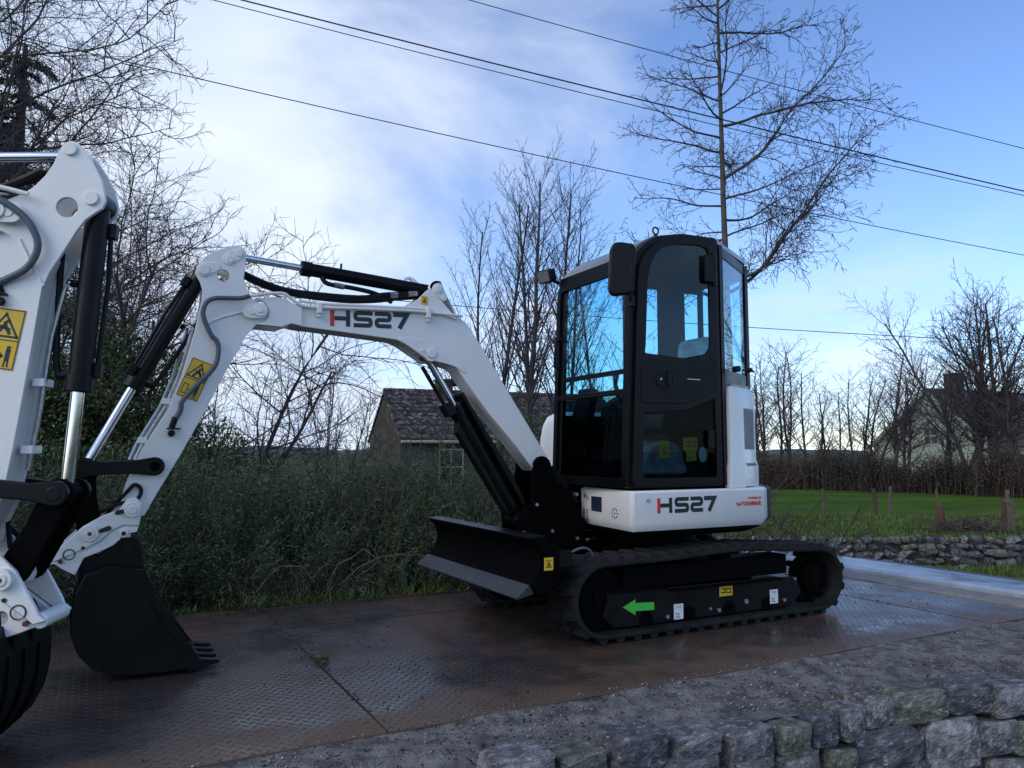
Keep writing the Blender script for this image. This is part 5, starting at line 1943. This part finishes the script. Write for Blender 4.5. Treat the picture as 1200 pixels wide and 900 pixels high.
# ================================================================== VEGETATION
def tubes_mesh(name, lines, k, mat, smooth=True):
    """all polylines as tapering tubes in one mesh; lines = list of (points, radii)"""
    P = np.concatenate([np.asarray(a, dtype=np.float64) for a, _ in lines])
    Rr = np.concatenate([np.asarray(r, dtype=np.float64) for _, r in lines])
    ln = np.array([len(a) for a, _ in lines])
    st = np.concatenate([[0], np.cumsum(ln)[:-1]])
    N_ = len(P)
    first = np.zeros(N_, bool)
    first[st] = True
    last = np.zeros(N_, bool)
    last[st + ln - 1] = True
    nx_ = np.where(last, np.arange(N_), np.minimum(np.arange(N_) + 1, N_ - 1))
    pv = np.where(first, np.arange(N_), np.maximum(np.arange(N_) - 1, 0))
    T = P[nx_] - P[pv]
    T /= (np.linalg.norm(T, axis=1, keepdims=True) + 1e-9)
    ref = np.tile(np.array([[.31, .17, .93]]), (N_, 1))
    bad = np.abs((T * ref).sum(1)) > .95
    ref[bad] = (1, 0, 0)
    A = np.cross(T, ref)
    A /= (np.linalg.norm(A, axis=1, keepdims=True) + 1e-9)
    B = np.cross(T, A)
    ang = 2 * np.pi * np.arange(k) / k
    V = P[:, None, :] + Rr[:, None, None] * (A[:, None, :] * np.cos(ang)[None, :, None] + B[:, None, :] * np.sin(ang)[None, :, None])
    i = np.arange(N_)[~last]
    kk = np.arange(k)
    F = np.stack([i[:, None] * k + kk, i[:, None] * k + (kk + 1) % k, (i[:, None] + 1) * k + (kk + 1) % k, (i[:, None] + 1) * k + kk], 2).reshape(-1, 4)
    return np_mesh(name, V.reshape(-1, 3), F, mat, smooth)


class Tree:
    """grows branches as polylines; par[d] = settings of depth d"""

    def __init__(self, seed, par):
        self.r = random.Random(seed)
        self.par = par
        self.out = {}

    def line(self, p, d, length, r0, depth, limb=None):
        q = self.par[depth]
        R_ = self.r
        n = max(3, int(length / q['seg']) + 1)
        st = length / n
        x, y, z = p
        dx, dy, dz = d
        pts, rad = [(x, y, z)], [r0]
        wob, up = q.get('wob', .12), q.get('up', 0.)
        tip = q.get('tip', .35)
        for i in range(n):
            zig = wob
            dx += R_.gauss(0, zig)
            dy += R_.gauss(0, zig)
            dz += R_.gauss(0, zig) + up + q.get('up2', 0) * (i / n)
            l = math.sqrt(dx * dx + dy * dy + dz * dz)
            dx, dy, dz = dx / l, dy / l, dz / l
            x, y, z = x + dx * st, y + dy * st, z + dz * st
            pts.append((x, y, z))
            rad.append(r0 * (1 - (1 - tip) * (i + 1) / n))
        key = (depth, limb if depth <= q.get('keep', 0) else None)
        self.out.setdefault(depth, []).append((pts, rad, limb))
        if depth + 1 >= len(self.par):
            return
        c = self.par[depth + 1]
        m = max(c.get('min', 1), int(length * c['den'] + R_.random()))
        t0 = c.get('t0', .2)
        ph = R_.uniform(0, 6.28)
        for j in range(m):
            t = t0 + (1 - t0) * (j + R_.random() * .8) / m
            t = min(t, .995)
            f = t * n
            i = min(int(f), n - 1)
            f -= i
            a, b = pts[i], pts[i + 1]
            pp = (a[0] + (b[0] - a[0]) * f, a[1] + (b[1] - a[1]) * f, a[2] + (b[2] - a[2]) * f)
            ax = ((b[0] - a[0]) / st, (b[1] - a[1]) / st, (b[2] - a[2]) / st)
            # perpendicular at golden-angle steps
            ph += 2.4 + R_.gauss(0, .4)
            h = (0, 0, 1) if abs(ax[2]) < .9 else (1, 0, 0)
            sx = (ax[1] * h[2] - ax[2] * h[1], ax[2] * h[0] - ax[0] * h[2], ax[0] * h[1] - ax[1] * h[0])
            l = math.sqrt(sum(v * v for v in sx)) + 1e-9
            sx = tuple(v / l for v in sx)
            sy = (ax[1] * sx[2] - ax[2] * sx[1], ax[2] * sx[0] - ax[0] * sx[2], ax[0] * sx[1] - ax[1] * sx[0])
            flat = c.get('flat', 1.)
            cp, sp = math.cos(ph), math.sin(ph) * flat
            an = R(R_.gauss(c['ang'], c.get('angv', 9)))
            ca, sa = math.cos(an), math.sin(an)
            nd = tuple(ax[k] * ca + (sx[k] * cp + sy[k] * sp) * sa for k in range(3))
            ln_ = length * c['ratio'] * (1 - c.get('taper', .6) * t) * R_.uniform(.7, 1.2)
            ln_ = max(ln_, c.get('lmin', .08))
            r1 = max(c.get('rmin', .003), r0 * (1 - (1 - tip) * t) * c.get('rr', .5))
            self.line(pp, nd, ln_, r1, depth + 1, limb if depth else len(self.out.get(1, [])))


def plant_tree(name, label, cat, group, loc, tree, sides, mats, trunk_depth=0, crown='crown', limb_depth=1):
    e = empty(name, loc, 0, label=label, cat=cat, group=group)
    for d in sorted(tree.out):
        ls = [(a, r) for a, r, _ in tree.out[d]]
        if d == 0:
            for a in ls:
                link('trunk', tubes_mesh('trunk', [a], sides[0], mats[0]), e)
        elif d <= limb_depth:
            for a in ls:
                link('limb', tubes_mesh('limb', [a], sides[min(d, len(sides) - 1)], mats[min(d, len(mats) - 1)]), e)
    rest = [(a, r) for d in tree.out if d > limb_depth for a, r, _ in tree.out[d]]
    if rest:
        tag(link(crown, tubes_mesh(crown, rest, 3, mats[-1]), e), kind='stuff')
    return e


# ---- the alder behind the cab
T = Tree(11, [dict(seg=.7, wob=.0045, tip=.16),
              dict(den=0, ang=66, ratio=.4),
              dict(seg=.14, wob=.13, up=.0, den=5.0, ang=44, angv=14, ratio=.40, taper=.40, rr=.42, rmin=.0105, t0=.16, tip=.4, flat=.8),
              dict(seg=.08, wob=.12, up=-.012, den=6.6, ang=52, angv=14, ratio=.45, taper=.4, rr=.6, rmin=.0058, t0=.12, lmin=.2, tip=.6),
              dict(seg=.05, wob=.16, up=-.05, den=4.6, ang=46, angv=20, ratio=.35, taper=.2, rr=.8, rmin=.0060, t0=.3, lmin=.10, tip=1.1)])
T.par[1] = dict(seg=.20, wob=.085, up=.02, up2=-.015, den=0, ang=60, ratio=.4, tip=.22)
AL = px(861, 600, 18)
T.line((0, 0, 0), (0, 0, 1), 15.2, .118, 0)
trunkpts = T.out[0][0][0]
ra = random.Random(5)
# limbs: height, side (+ right), reach, rise
limbs = []
for i in range(46):
    z = 5.6 + 10.0 * ((i + ra.uniform(-.6, .6)) / 46)
    z = max(5.6, z)
    side = 1 if ra.random() < .55 else -1
    top = (z - 6.0) / 9.6
    reach = (5.5 if side > 0 else 3.3) * (1 - .72 * top) * ra.uniform(.80, 1.10)
    if ra.random() < .38:
        reach *= ra.uniform(.35, .65)
    limbs.append((z, side, reach, ra.uniform(-.12, .35) if side < 0 else ra.uniform(.0, .60)))
for li, (z, side, reach, rise) in enumerate(limbs):
    k = min(int(z / 15.2 * (len(trunkpts) - 1)), len(trunkpts) - 2)
    p = trunkpts[k]
    yaw = ra.uniform(-1.0, 1.0)
    d = Vector((side * math.cos(yaw), math.sin(yaw), rise)).normalized()
    T.line((p[0], p[1], z), tuple(d), reach, .011 + .0072 * reach, 1, li)
plant_tree('alder_tree', 'tall bare alder with a single straight trunk and spreading twiggy limbs rising behind the cab', 'tree', None, (AL[0], 18, -1.0), T, (10, 6, 4), (ALDERB, BARKD, BARKD))

# ---- ash poles behind the boom
ASH = [dict(seg=.6, wob=.022, up=.01, tip=.22),
       dict(seg=.30, wob=.05, up=.055, den=3.2, ang=34, angv=8, ratio=.30, taper=.45, rr=.40, rmin=.010, t0=.28, tip=.35),
       dict(seg=.14, wob=.08, up=.05, den=4.2, ang=36, angv=10, ratio=.42, taper=.5, rr=.5, rmin=.0065, t0=.15, tip=.5, lmin=.3),
       dict(seg=.10, wob=.09, up=.05, den=4.2, ang=38, angv=10, ratio=.40, taper=.4, rr=.7, rmin=.0052, t0=.2, lmin=.14, tip=.8)]
for k, (xp, Y, tops, lb) in enumerate(((578, 25, ((-.5, 9.6, .09), (.25, 10.4, .10)), 'bare ash with two upright poles standing left of its group behind the boom'),
                                       (622, 23, ((-.25, 10.6, .12), (.35, 10.2, .10)), 'tall bare ash with the thickest stems in the middle of its group behind the boom'),
                                       (650, 23.5, ((-.1, 10.4, .10), (.7, 9.4, .08)), 'bare ash nearest the cab seen through the windscreen'),
                                       (705, 25, ((-.1, 8.3, .08), (.6, 8.0, .07)), 'shorter bare ash behind the cab roof'))):
    T = Tree(30 + k, ASH)
    for j, (dx, h, r) in enumerate(tops):
        T.line((dx * .3, 0, 0), (dx * .13, .02 * j, 1), h, r, 0)
    plant_tree('ash_tree', lb, 'tree', 'bare ash trees behind the boom', (px(xp, 600, Y)[0], Y, -1.0), T, (8, 5, 3), (BARK, BARKD, BARKD))
# ivy climbing the ash stems
n = 5200
ix = rng.normal(0, .62, n)
iz = rng.random(n) ** 1.3 * 3.2
b = np.stack([ix, rng.normal(0, .5, n), iz], 1)
d = np.stack([rng.normal(0, 1, n), rng.normal(0, 1, n), rng.normal(-.3, .6, n)], 1)
iv = empty('ivy', (px(632, 600, 21.8)[0], 21.8, -1.0), 0, label='ivy and undergrowth round the foot of the ash stems by the cottage roof', cat='ivy')
link('foliage', leaf_mesh('foliage', b, d, .10, .05, IVY, 8), iv)
st = [([(x, random.uniform(-.3, .3), 0), (x + random.gauss(0, .1), 0, 1.6), (x + random.gauss(0, .25), 0, random.uniform(2.6, 3.9))], [.02, .015, .008]) for x in np.linspace(-1.2, 1.2, 26)]
link('stem', tubes_mesh('stem', st, 4, BARKY), iv)

# ---- big bare trees at the left
BIG = [dict(seg=.5, wob=.04, tip=.35),
       dict(seg=.28, wob=.10, up=.03, den=3.6, ang=54, angv=14, ratio=.52, taper=.25, rr=.24, rmin=.02, t0=.20, tip=.2),
       dict(seg=.16, wob=.15, up=.01, den=3.6, ang=50, angv=14, ratio=.40, taper=.45, rr=.42, rmin=.012, t0=.12, tip=.35),
       dict(seg=.09, wob=.20, up=.01, den=8.2, ang=52, angv=14, ratio=.42, taper=.4, rr=.5, rmin=.0052, t0=.08, lmin=.3, tip=.5),
       dict(seg=.06, wob=.24, up=.02, den=10, ang=48, angv=16, ratio=.40, taper=.3, rr=.7, rmin=.0036, t0=.12, lmin=.15, tip=.8)]
T = Tree(3, BIG)
T.line((0, 0, 0), (.03, 0, 1), 9.4, .22, 0)
plant_tree('bare_tree', 'large bare tree with a dense tangle of twigs at the upper left corner', 'tree', None, (px(-105, 600, 12.5)[0], 12.5, -1.0), T, (10, 7, 4), (BARK, BARKB, BARKD))

SHR = [dict(seg=.35, wob=.08, tip=.4, up=.0),
       dict(seg=.20, wob=.12, up=.01, up2=-.02, den=3.4, ang=50, angv=14, ratio=.60, taper=.3, rr=.45, rmin=.011, t0=.25, tip=.3),
       dict(seg=.13, wob=.15, up=.03, den=6.8, ang=52, angv=14, ratio=.45, taper=.4, rr=.5, rmin=.0058, t0=.10, tip=.4),
       dict(seg=.08, wob=.18, up=.03, den=9.5, ang=46, angv=16, ratio=.44, taper=.4, rr=.6, rmin=.0032, t0=.10, lmin=.22, tip=.6)]
for k, (xp, Y, stems, lb) in enumerate(((150, 10.2, ((-.25, .1, 3.9, .055), (.35, .0, 4.2, .05), (.05, .4, 3.6, .05)), 'bare spreading tree behind the arm of the left excavator'),
                                        (60, 9.6, ((-.3, .1, 4.2, .05), (.3, .1, 4.4, .05), (.0, .3, 3.9, .05)), 'bare tree half hidden behind the left excavator arm and its cylinder'),
                                        (265, 10.8, ((.25, .1, 3.8, .045), (-.3, .0, 4.2, .045), (.55, -.2, 3.2, .04)), 'bare twiggy tree arching over the raised arm of the whole excavator'))):
    T = Tree(60 + k, SHR)
    for a, b_, h, r in stems:
        T.line((a * .3, b_ * .3, 0), (a * .75, b_ * .6, 1), h, r, 0)
    plant_tree('thorn_tree', lb, 'tree', 'bare trees behind the hedge', (px(xp, 600, Y)[0], Y, -.6), T, (8, 5, 3), (BARKB, BARKB, BARKD))

# multi-stemmed shrubs standing over the hedge line
THN = [dict(seg=.3, wob=.05, tip=.3, up=.01),
       dict(seg=.20, wob=.09, up=.04, den=3.4, ang=34, angv=10, ratio=.36, taper=.4, rr=.5, rmin=.009, t0=.2, tip=.4),
       dict(seg=.12, wob=.12, up=.03, den=4.0, ang=36, angv=12, ratio=.42, taper=.4, rr=.6, rmin=.006, t0=.15, lmin=.15, tip=.6)]
T = Tree(80, THN)
for j in range(9):
    T.line((random.gauss(0, .25), random.gauss(0, .25), 0), (random.gauss(0, .30), random.gauss(0, .2), 1), random.uniform(3.4, 5.0), .03, 0)
plant_tree('bare_shrub', 'slender many-stemmed bare shrub between the arm and the cottage gable', 'shrub', None, (px(385, 600, 22)[0], 22, -1.0), T, (5, 4, 3), (BARKD, BARKD, BARKD))
T = Tree(81, THN)
for j in range(26):
    T.line((random.uniform(-1.9, 1.9), random.gauss(0, .3), .9), (random.gauss(0, .3), random.gauss(0, .2), 1), random.uniform(.6, 1.3), .012, 0)
e_ = plant_tree('brushwood', 'low bare brushwood poking up over the hedge below the trees', 'shrub', None, (px(285, 600, 10)[0], 10, -.4), T, (4, 3, 3), (BARKB, BARKD, BARKD), limb_depth=0)

# ---- conifer and ivy bush at the far left
cn = empty('conifer', (px(-6, 600, 14)[0], 14, -1.0), 0, label='dark drooping conifer at the left edge behind the arm cylinder rod', cat='tree')
cn.scale = (1.25, 1.25, 1.3)
link('trunk', tubes_mesh('trunk', [([(0, 0, 0), (0, 0, 4), (.05, 0, 7.6)], [.2, .15, .03])], 8, BARK), cn)
cb, cd = [], []
cl = []
for k in range(150):
    z = random.uniform(.8, 7.5)
    a = random.uniform(0, 6.28)
    L_ = (1.35 * (1 - z / 8.6) + .30) * random.uniform(.7, 1.1)
    pts = [(0, 0, z)]
    for s in range(1, 6):
        t = s / 5
        pts.append((math.cos(a) * L_ * t, math.sin(a) * L_ * t, z + .12 * t - .65 * t * t * L_))
    cl.append((pts, [.02, .016, .012, .009, .006, .004]))
    for q in range(150):
        t = random.random() ** .7
        i = min(int(t * 5), 4)
        f = t * 5 - i
        p = [pts[i][c] * (1 - f) + pts[i + 1][c] * f for c in range(3)]
        cb.append([p[0] + random.gauss(0, .03), p[1] + random.gauss(0, .03), p[2] + random.gauss(0, .02)])
        cd.append([math.cos(a) * .5 + random.gauss(0, .6), math.sin(a) * .5 + random.gauss(0, .6), -.7 + random.gauss(0, .4)])
link('branch', tubes_mesh('branch', cl, 4, BARKB), cn)
tag(link('foliage', leaf_mesh('foliage', np.array(cb), np.array(cd), .11, .022, NEEDLE, 5), cn), kind='stuff')


def leafy_bush(name, label, cat, loc, blobs, nleaf, size, mat, stems, smat, seed, droop=-.2, ntw=60):
    r = np.random.default_rng(seed)
    rr = random.Random(seed)
    e = empty(name, loc, 0, label=label, cat=cat)
    pts, ds = [], []
    vol = np.array([b[3] * b[4] * b[5] for b in blobs])
    ct = (nleaf * vol / vol.sum()).astype(int)
    for (x, y, z, a, b_, c), m in zip(blobs, ct):
        u = r.normal(size=(m, 3))
        u /= np.linalg.norm(u, axis=1, keepdims=True)
        rad = (.55 + .55 * r.random(m) ** .6)[:, None]
        # clumps: pull leaves towards random twig ends
        cc = r.normal(size=(90, 3))
        cc /= np.linalg.norm(cc, axis=1, keepdims=True)
        near = cc[np.argmax(u @ cc.T + r.normal(0, .05, (m, 90)), axis=1)]
        u = u * .55 + near * .45
        p = np.array([x, y, z]) + u * rad * np.array([a, b_, c])
        pts.append(p)
        ds.append(u * .7 + r.normal(0, .55, (m, 3)) + np.array([0, 0, droop]))
    pts, ds = np.concatenate(pts), np.concatenate(ds)
    keep = pts[:, 2] > 0
    tag(link('foliage', leaf_mesh('foliage', pts[keep], ds[keep], size[0], size[1], mat, seed), e), kind='stuff')
    ls = []
    for _ in range(stems):
        bl = rr.choice(blobs)
        x0 = bl[0] + rr.gauss(0, bl[3] * .3)
        p = [(x0, bl[1] + rr.gauss(0, .15), 0)]
        tx, ty, tz = bl[0] + rr.gauss(0, bl[3] * .7), bl[1] + rr.gauss(0, bl[4] * .7), bl[2] + bl[5] * rr.uniform(.5, 1.25)
        for s in range(1, 6):
            t = s / 5
            p.append((x0 + (tx - x0) * t ** 1.5 + rr.gauss(0, .04), p[0][1] + (ty - p[0][1]) * t ** 1.3 + rr.gauss(0, .04), tz * (1.25 * t - .25 * t * t) if droop > -.5 else tz * t))
        ls.append((p, [.014, .012, .009, .007, .005, .003]))
    link('stem', tubes_mesh('stem', ls, 4, smat), e)
    return e


leafy_bush('ivy_bush', 'dense green ivy-clad bush with hanging yellowish stems between the two excavator arms', 'bush', px(80, 600, 8.6)[:2] + (-.3,),
           [(-.6, .2, 1.2, .8, .6, 1.3), (.15, .3, 1.5, .75, .6, 1.2), (.75, .4, 1.1, .6, .5, 1.0), (-1.3, .2, 1.3, .8, .6, 1.3), (1.3, .5, .9, .6, .5, .9), (-.3, .4, 2.3, .8, .5, .9), (.5, .5, 2.0, .6, .5, .8)], 38000, (.075, .03), IVY, 90, BARKY, 21)

# ---- the hedge along the far side of the deck
r_ = np.random.default_rng(41)
hl = []
pb, pd = [], []
rr = random.Random(12)
for k in range(300):
    uc = rr.uniform(-.5, 7.4)
    back = rr.random() ** .9 * 1.9
    wc = -1.60 - back
    top = 1.34 + .12 * math.sin(uc * 1.9 + .5) + .08 * math.sin(uc * 4.3 + wc * 2) - (.55 if uc < .3 else 0) * min(1, (.3 - uc) / .5)
    top *= (.48 + .52 * min(1, (back + .12) / .85)) * rr.uniform(.72, 1.10)
    spread = rr.uniform(.34, .68)
    for j in range(rr.randint(7, 12)):
        a = rr.uniform(0, 6.28)
        sp_ = spread * rr.random() ** .5 * (1.15 if back < .5 else .9)
        du, dw = math.cos(a) * sp_, math.sin(a) * sp_ + (.12 if back < .6 else 0)
        tp = top * rr.uniform(.62, 1.06) * (1 - .50 * (sp_ / .70) ** 2)
        droop = rr.uniform(.05, .35) * sp_ / .4
        pts = []
        for s in range(7):
            t = s / 6
            pts.append((uc + du * t ** 1.3 + rr.gauss(0, .012), wc + dw * t ** 1.3 + rr.gauss(0, .012), -.25 + (tp + .25) * t - droop * max(0, t - .6) ** 1.5 * 2))
        hl.append((pts, [.007, .006, .0052, .0045, .0038, .003, .0018]))
        for q in range(rr.randint(58, 84)):
            t = .12 + .88 * rr.random() ** .8
            i = min(int(t * 6), 5)
            f = t * 6 - i
            ax = [pts[i + 1][c] - pts[i][c] for c in range(3)]
            l = math.sqrt(sum(v * v for v in ax)) + 1e-6
            wid = .062 * (1.15 - t * .75)
            o1, o2 = rr.gauss(0, wid), rr.gauss(0, wid)
            p = [pts[i][c] * (1 - f) + pts[i + 1][c] * f for c in range(3)]
            pb.append((p[0] + o1, p[1] + o2, p[2] + rr.gauss(0, .02)))
            pd.append((ax[0] / l * .8 + o1 * 14 + rr.gauss(0, .5), ax[1] / l * .8 + o2 * 14 + rr.gauss(0, .5), ax[2] / l * .45 + rr.gauss(0, .5)))
hd = empty('hedge', (CX, CY, 0), AZ, label='dense dark grey-green hedge of fine feathery shoots along the far side of the deck', cat='hedge')
tag(link('foliage', leaf_mesh('foliage', np.array(pb), np.array(pd), .050, .0085, HEDGE, 6), hd), kind='stuff')
tag(link('stem', tubes_mesh('stem', hl, 3, BARKY), hd), kind='stuff')
# dry stalks and grass tufts at the foot of the hedge
n = 1500
u = rng.uniform(-.2, 7, n)
cl_ = .5 + .5 * np.sin(u * 3.1 + np.sin(u * 7) * 1.4)
keep = rng.random(n) < .15 + .85 * cl_ ** 3
u = u[keep]
w = -1.30 - np.abs(rng.normal(0, .10, len(u)))
b = np.stack([u, w, 0 * u - .02], 1)
d = np.stack([rng.normal(0, .55, len(u)), rng.normal(.35, .45, len(u)), np.abs(rng.normal(.8, .3, len(u)))], 1)
g1 = in_frame(link('dry_grass', leaf_mesh('dry_grass', b, d, .24, .007, BLADE_D, 12)))
tag(g1, 'dry grass stalks at the foot of the hedge', kind='stuff')
n = 1700
u = rng.uniform(-.2, 7, n)
b = np.stack([u, -1.29 - np.abs(rng.normal(0, .08, n)), 0 * u - .02], 1)
d = np.stack([rng.normal(0, .6, n), rng.normal(.4, .5, n), np.abs(rng.normal(.7, .3, n))], 1)
tag(in_frame(link('weeds', leaf_mesh('weeds', b, d, .11, .014, BLADE_G, 13))), 'low green weeds along the far edge of the deck', kind='stuff')
# long arching canes in front of the hedge
ls = []
for k in range(16):
    u = rr.uniform(.2, 5.2)
    p = [(u, -1.45, .1)]
    a = rr.uniform(-1, 1)
    L_ = rr.uniform(.25, .95)
    for s in range(1, 6):
        t = s / 5
        p.append((u + a * L_ * t, -1.45 + .22 * t + rr.gauss(0, .02), .1 + L_ * (1.1 * t - .95 * t * t) + rr.gauss(0, .015)))
    ls.append((p, [.005, .005, .004, .004, .003, .002]))
tag(in_frame(link('cane', tubes_mesh('cane', ls, 4, pbr('straw_cane', (.17, .13, .08), .8, var=.3)))), 'thin straw-coloured canes arching out of the hedge foot', kind='stuff')

# ---- bare brambles behind the rear of the machine
T = Tree(91, [dict(seg=.14, wob=.12, tip=.4, up=-.02),
              dict(seg=.09, wob=.17, up=-.01, den=4.5, ang=46, angv=16, ratio=.45, taper=.3, rr=.6, rmin=.005, t0=.2, tip=.5),
              dict(seg=.06, wob=.2, den=6, ang=46, angv=16, ratio=.4, taper=.3, rr=.7, rmin=.0035, t0=.15, lmin=.1, tip=.7)])
for j in range(22):
    T.line((random.gauss(0, .30), random.gauss(0, .2), 0), (random.uniform(-.3, .95), random.gauss(0, .4), random.uniform(.6, 1.3)), random.uniform(.7, 1.5), random.uniform(.008, .016), 0)
plant_tree('bramble', 'bare tangled bramble behind the counterweight, in front of the green field', 'shrub', None, (px(885, 640, 8.8)[0], 8.8, -.35), T, (5, 4, 3), (BARKB, BARKB, BARKB), limb_depth=0)
bl_ = px(885, 640, 8.8)
n = 700
b = np.stack([rng.normal(.25, .45, n), rng.normal(0, .2, n), rng.uniform(0, .75, n)], 1)
d = rng.normal(0, 1, (n, 3))
bo = tag(link('leaf_litter', leaf_mesh('leaf_litter', b, d, .045, .025, IVY, 15)), 'few small leaves left on the bramble', kind='stuff')
bo.location = (bl_[0], bl_[1], -.35)
# pile of cut branches by the broken post
pl_ = px(1135, 618, 15.3)
ls = []
for k in range(420):
    x, y = random.gauss(0, .34), random.gauss(0, .2)
    z = abs(random.gauss(0, .10)) * (1 - min(.8, abs(x)))
    a, L_ = random.uniform(0, 6.28), random.uniform(.12, .5)
    dz = random.gauss(0, .06)
    ls.append(([(x, y, z + .04), (x + math.cos(a) * L_ * .5, y + math.sin(a) * L_ * .3, z + .07 + dz), (x + math.cos(a) * L_, y + math.sin(a) * L_ * .6, z + .05 + 2 * dz)], [.009, .008, .005]))
bp_ = tag(link('brush_pile', tubes_mesh('brush_pile', ls, 4, BARKB)), 'heap of cut dark branches on the far stone wall beside the broken post', 'brush pile', kind='stuff')
bp_.location = (pl_[0], pl_[1], -.45)

# ---- hedgerow and trees beyond the field
hb, hdn, hs_ = [], [], []
A_, B_ = np.array([5.5, 43.0]), np.array([27.0, 22.0])
dirv = (B_ - A_) / np.linalg.norm(B_ - A_)
nor = np.array([-dirv[1], dirv[0]])
Lh = float(np.linalg.norm(B_ - A_))
for k in range(2600):
    s = random.random() * Lh
    off = random.gauss(0, .55)
    c = A_ + dirv * s + nor * off
    h = 1.35 + .22 * math.sin(s * 1.1) + .18 * math.sin(s * 2.7 + 1) + random.gauss(0, .30)
    p = [(c[0], c[1], -.6)]
    lx, ly = random.gauss(0, .3), random.gauss(0, .3)
    for q in range(1, 4):
        t = q / 3
        p.append((c[0] + lx * t * t + random.gauss(0, .05), c[1] + ly * t * t, -.6 + h * t))
    hs_.append((p, [.022, .018, .013, .008]))
    for q in range(42):
        t = random.random() ** .8
        hb.append((c[0] + lx * t * t + random.gauss(0, .16), c[1] + ly * t * t + random.gauss(0, .16), -.6 + h * t + random.gauss(0, .08)))
        hdn.append((random.gauss(0, 1), random.gauss(0, 1), random.gauss(0, .7)))
hr = empty('hedgerow', (0, 0, 0), 0, label='dark brown leafless hedgerow along the far side of the green field', cat='hedge')
tag(link('foliage', leaf_mesh('foliage', np.array(hb), np.array(hdn), .10, .042, BROWNL, 17), hr), kind='stuff')
tag(link('stem', tubes_mesh('stem', hs_, 3, BARKB), hr), kind='stuff')

FAR = [dict(seg=.6, wob=.05, up=.01, tip=.25),
       dict(seg=.40, wob=.08, up=.03, den=2.6, ang=40, angv=11, ratio=.40, taper=.45, rr=.45, rmin=.018, t0=.22, tip=.35),
       dict(seg=.24, wob=.11, up=.03, den=3.0, ang=42, angv=12, ratio=.45, taper=.45, rr=.5, rmin=.0105, t0=.12, tip=.45, lmin=.4),
       dict(seg=.16, wob=.13, up=.03, den=3.6, ang=42, angv=12, ratio=.42, taper=.4, rr=.65, rmin=.0082, t0=.15, lmin=.25, tip=.8)]
protos = []
for k, (h, ns) in enumerate(((9.6, 2), (10.2, 3), (9.2, 2), (7.8, 2))):
    T = Tree(100 + k, FAR)
    for j in range(ns):
        T.line((random.gauss(0, .25), random.gauss(0, .25), 0), (random.gauss(0, .16), random.gauss(0, .1), 1), h * random.uniform(.85, 1.0), .13 if k < 3 else .09, 0)
    tm = tubes_mesh('trunk', [(a, r) for a, r, _ in T.out[0]], 6, BARKD)
    lm = tubes_mesh('limb', [(a, r) for a, r, _ in T.out[1]], 4, BARKD)
    cm_ = tubes_mesh('crown', [(a, r) for d in (2, 3) for a, r, _ in T.out[d]], 3, BARKD)
    protos.append((tm, lm, cm_))
FT = [(900, 40, 2, .70, 2.2, 'bare tree standing forward of the others just right of the cab'), (968, 44, 0, .66, 1.1, 'slender bare tree behind the gap of the hedgerow'), (1018, 43, 1, .70, 3.9, 'thin bare tree left of the green house, behind its neighbours'), (885, 43, 3, .95, 0, 'bare tree just clear of the cab on the right, low and twiggy'), (918, 43, 3, 1.05, 2, 'low bare tree second from the cab along the hedgerow'), (948, 42, 3, .98, 4, 'low bare tree third from the cab along the hedgerow'),
      (985, 41, 3, .80, 1, 'smallest bare tree in the gap of the hedgerow'), (1046, 40, 0, .86, 3, 'bare tree standing at the left corner of the green house'), (1062, 39, 2, .70, 5, 'bare tree in front of the green gable wall'),
      (1112, 37, 0, .70, 1.3, 'bare tree in front of the house chimney'), (1140, 35, 0, .98, 2.5, 'tall bare tree in front of the house roof'), (1160, 34, 1, .90, .7, 'tall bare multi-stemmed tree right of the chimney'),
      (1176, 33, 2, 1.04, 4.4, 'tall bare tree near the right edge over the house roof'), (1202, 31, 0, .96, 5.2, 'tall bare tree cut by the right edge'), (1240, 30, 1, 1.0, 3.3, 'tall bare tree beyond the right edge')]
for xp, Y, k, sc, rz, lb in FT:
    e = empty('hedgerow_tree', (px(xp, 600, Y)[0], Y, -.7), rz, label=lb, cat='tree', group='bare trees along the hedgerow')
    e.scale = (sc, sc, sc * .94)
    for nm, me in zip(('trunk', 'limb', 'crown'), protos[k]):
        o = link(nm, me, e)
        if nm == 'crown':
            o['kind'] = 'stuff'

# ---- overhead cables


def cable(name, label, pts, r, sag=.0, group='overhead cables'):
    """through two points of the place, carried on past both"""
    a, b = Vector(pts[0]), Vector(pts[1])
    out = []
    for i in range(41):
        t = -.9 + 2.8 * i / 40
        p = a.lerp(b, t)
        p.z -= sag * 4 * t * (1 - t)
        out.append(p)
    m = MB()
    m.tube(out, r, 6)
    return tag(m.build(name, WIRE), label, 'cable', group)


cable('power_line', 'thick twisted overhead cable crossing from the top left past the cab to the right edge', [px(268, -4, 14), px(1200, 224, 17)], .014, .05)
cable('power_line', 'thin cable running just below the thick twisted cable at the top', [px(250, 0, 14.3), px(1200, 229, 17.3)], .009, .09)
cable('power_line', 'topmost single cable through the crown of the alder', [px(550, 0, 15), px(1200, 174, 18)], .009, .05)
cable('power_line', 'long single cable from the upper left trees down behind the cab to the right', [px(95, 60, 13), px(1200, 299, 19)], .009, .12)
cable('power_line', 'lowest nearly level cable passing behind the cab windows', [px(374, 344, 20), px(1200, 401, 22)], .010, .12)
wa_, wb_ = px(446, 460, 28), px(250, 392, 26)
m = MB().tube([wa_, tuple((wa_[i] + wb_[i]) / 2 - (.08 if i == 2 else 0) for i in range(3)), wb_, tuple(wb_[i] * 2.2 - wa_[i] * 1.2 for i in range(3))], .010, 6)
tag(m.build('service_line', WIRE), 'thin service cable running from the trees to the cottage gable', 'cable', 'overhead cables')
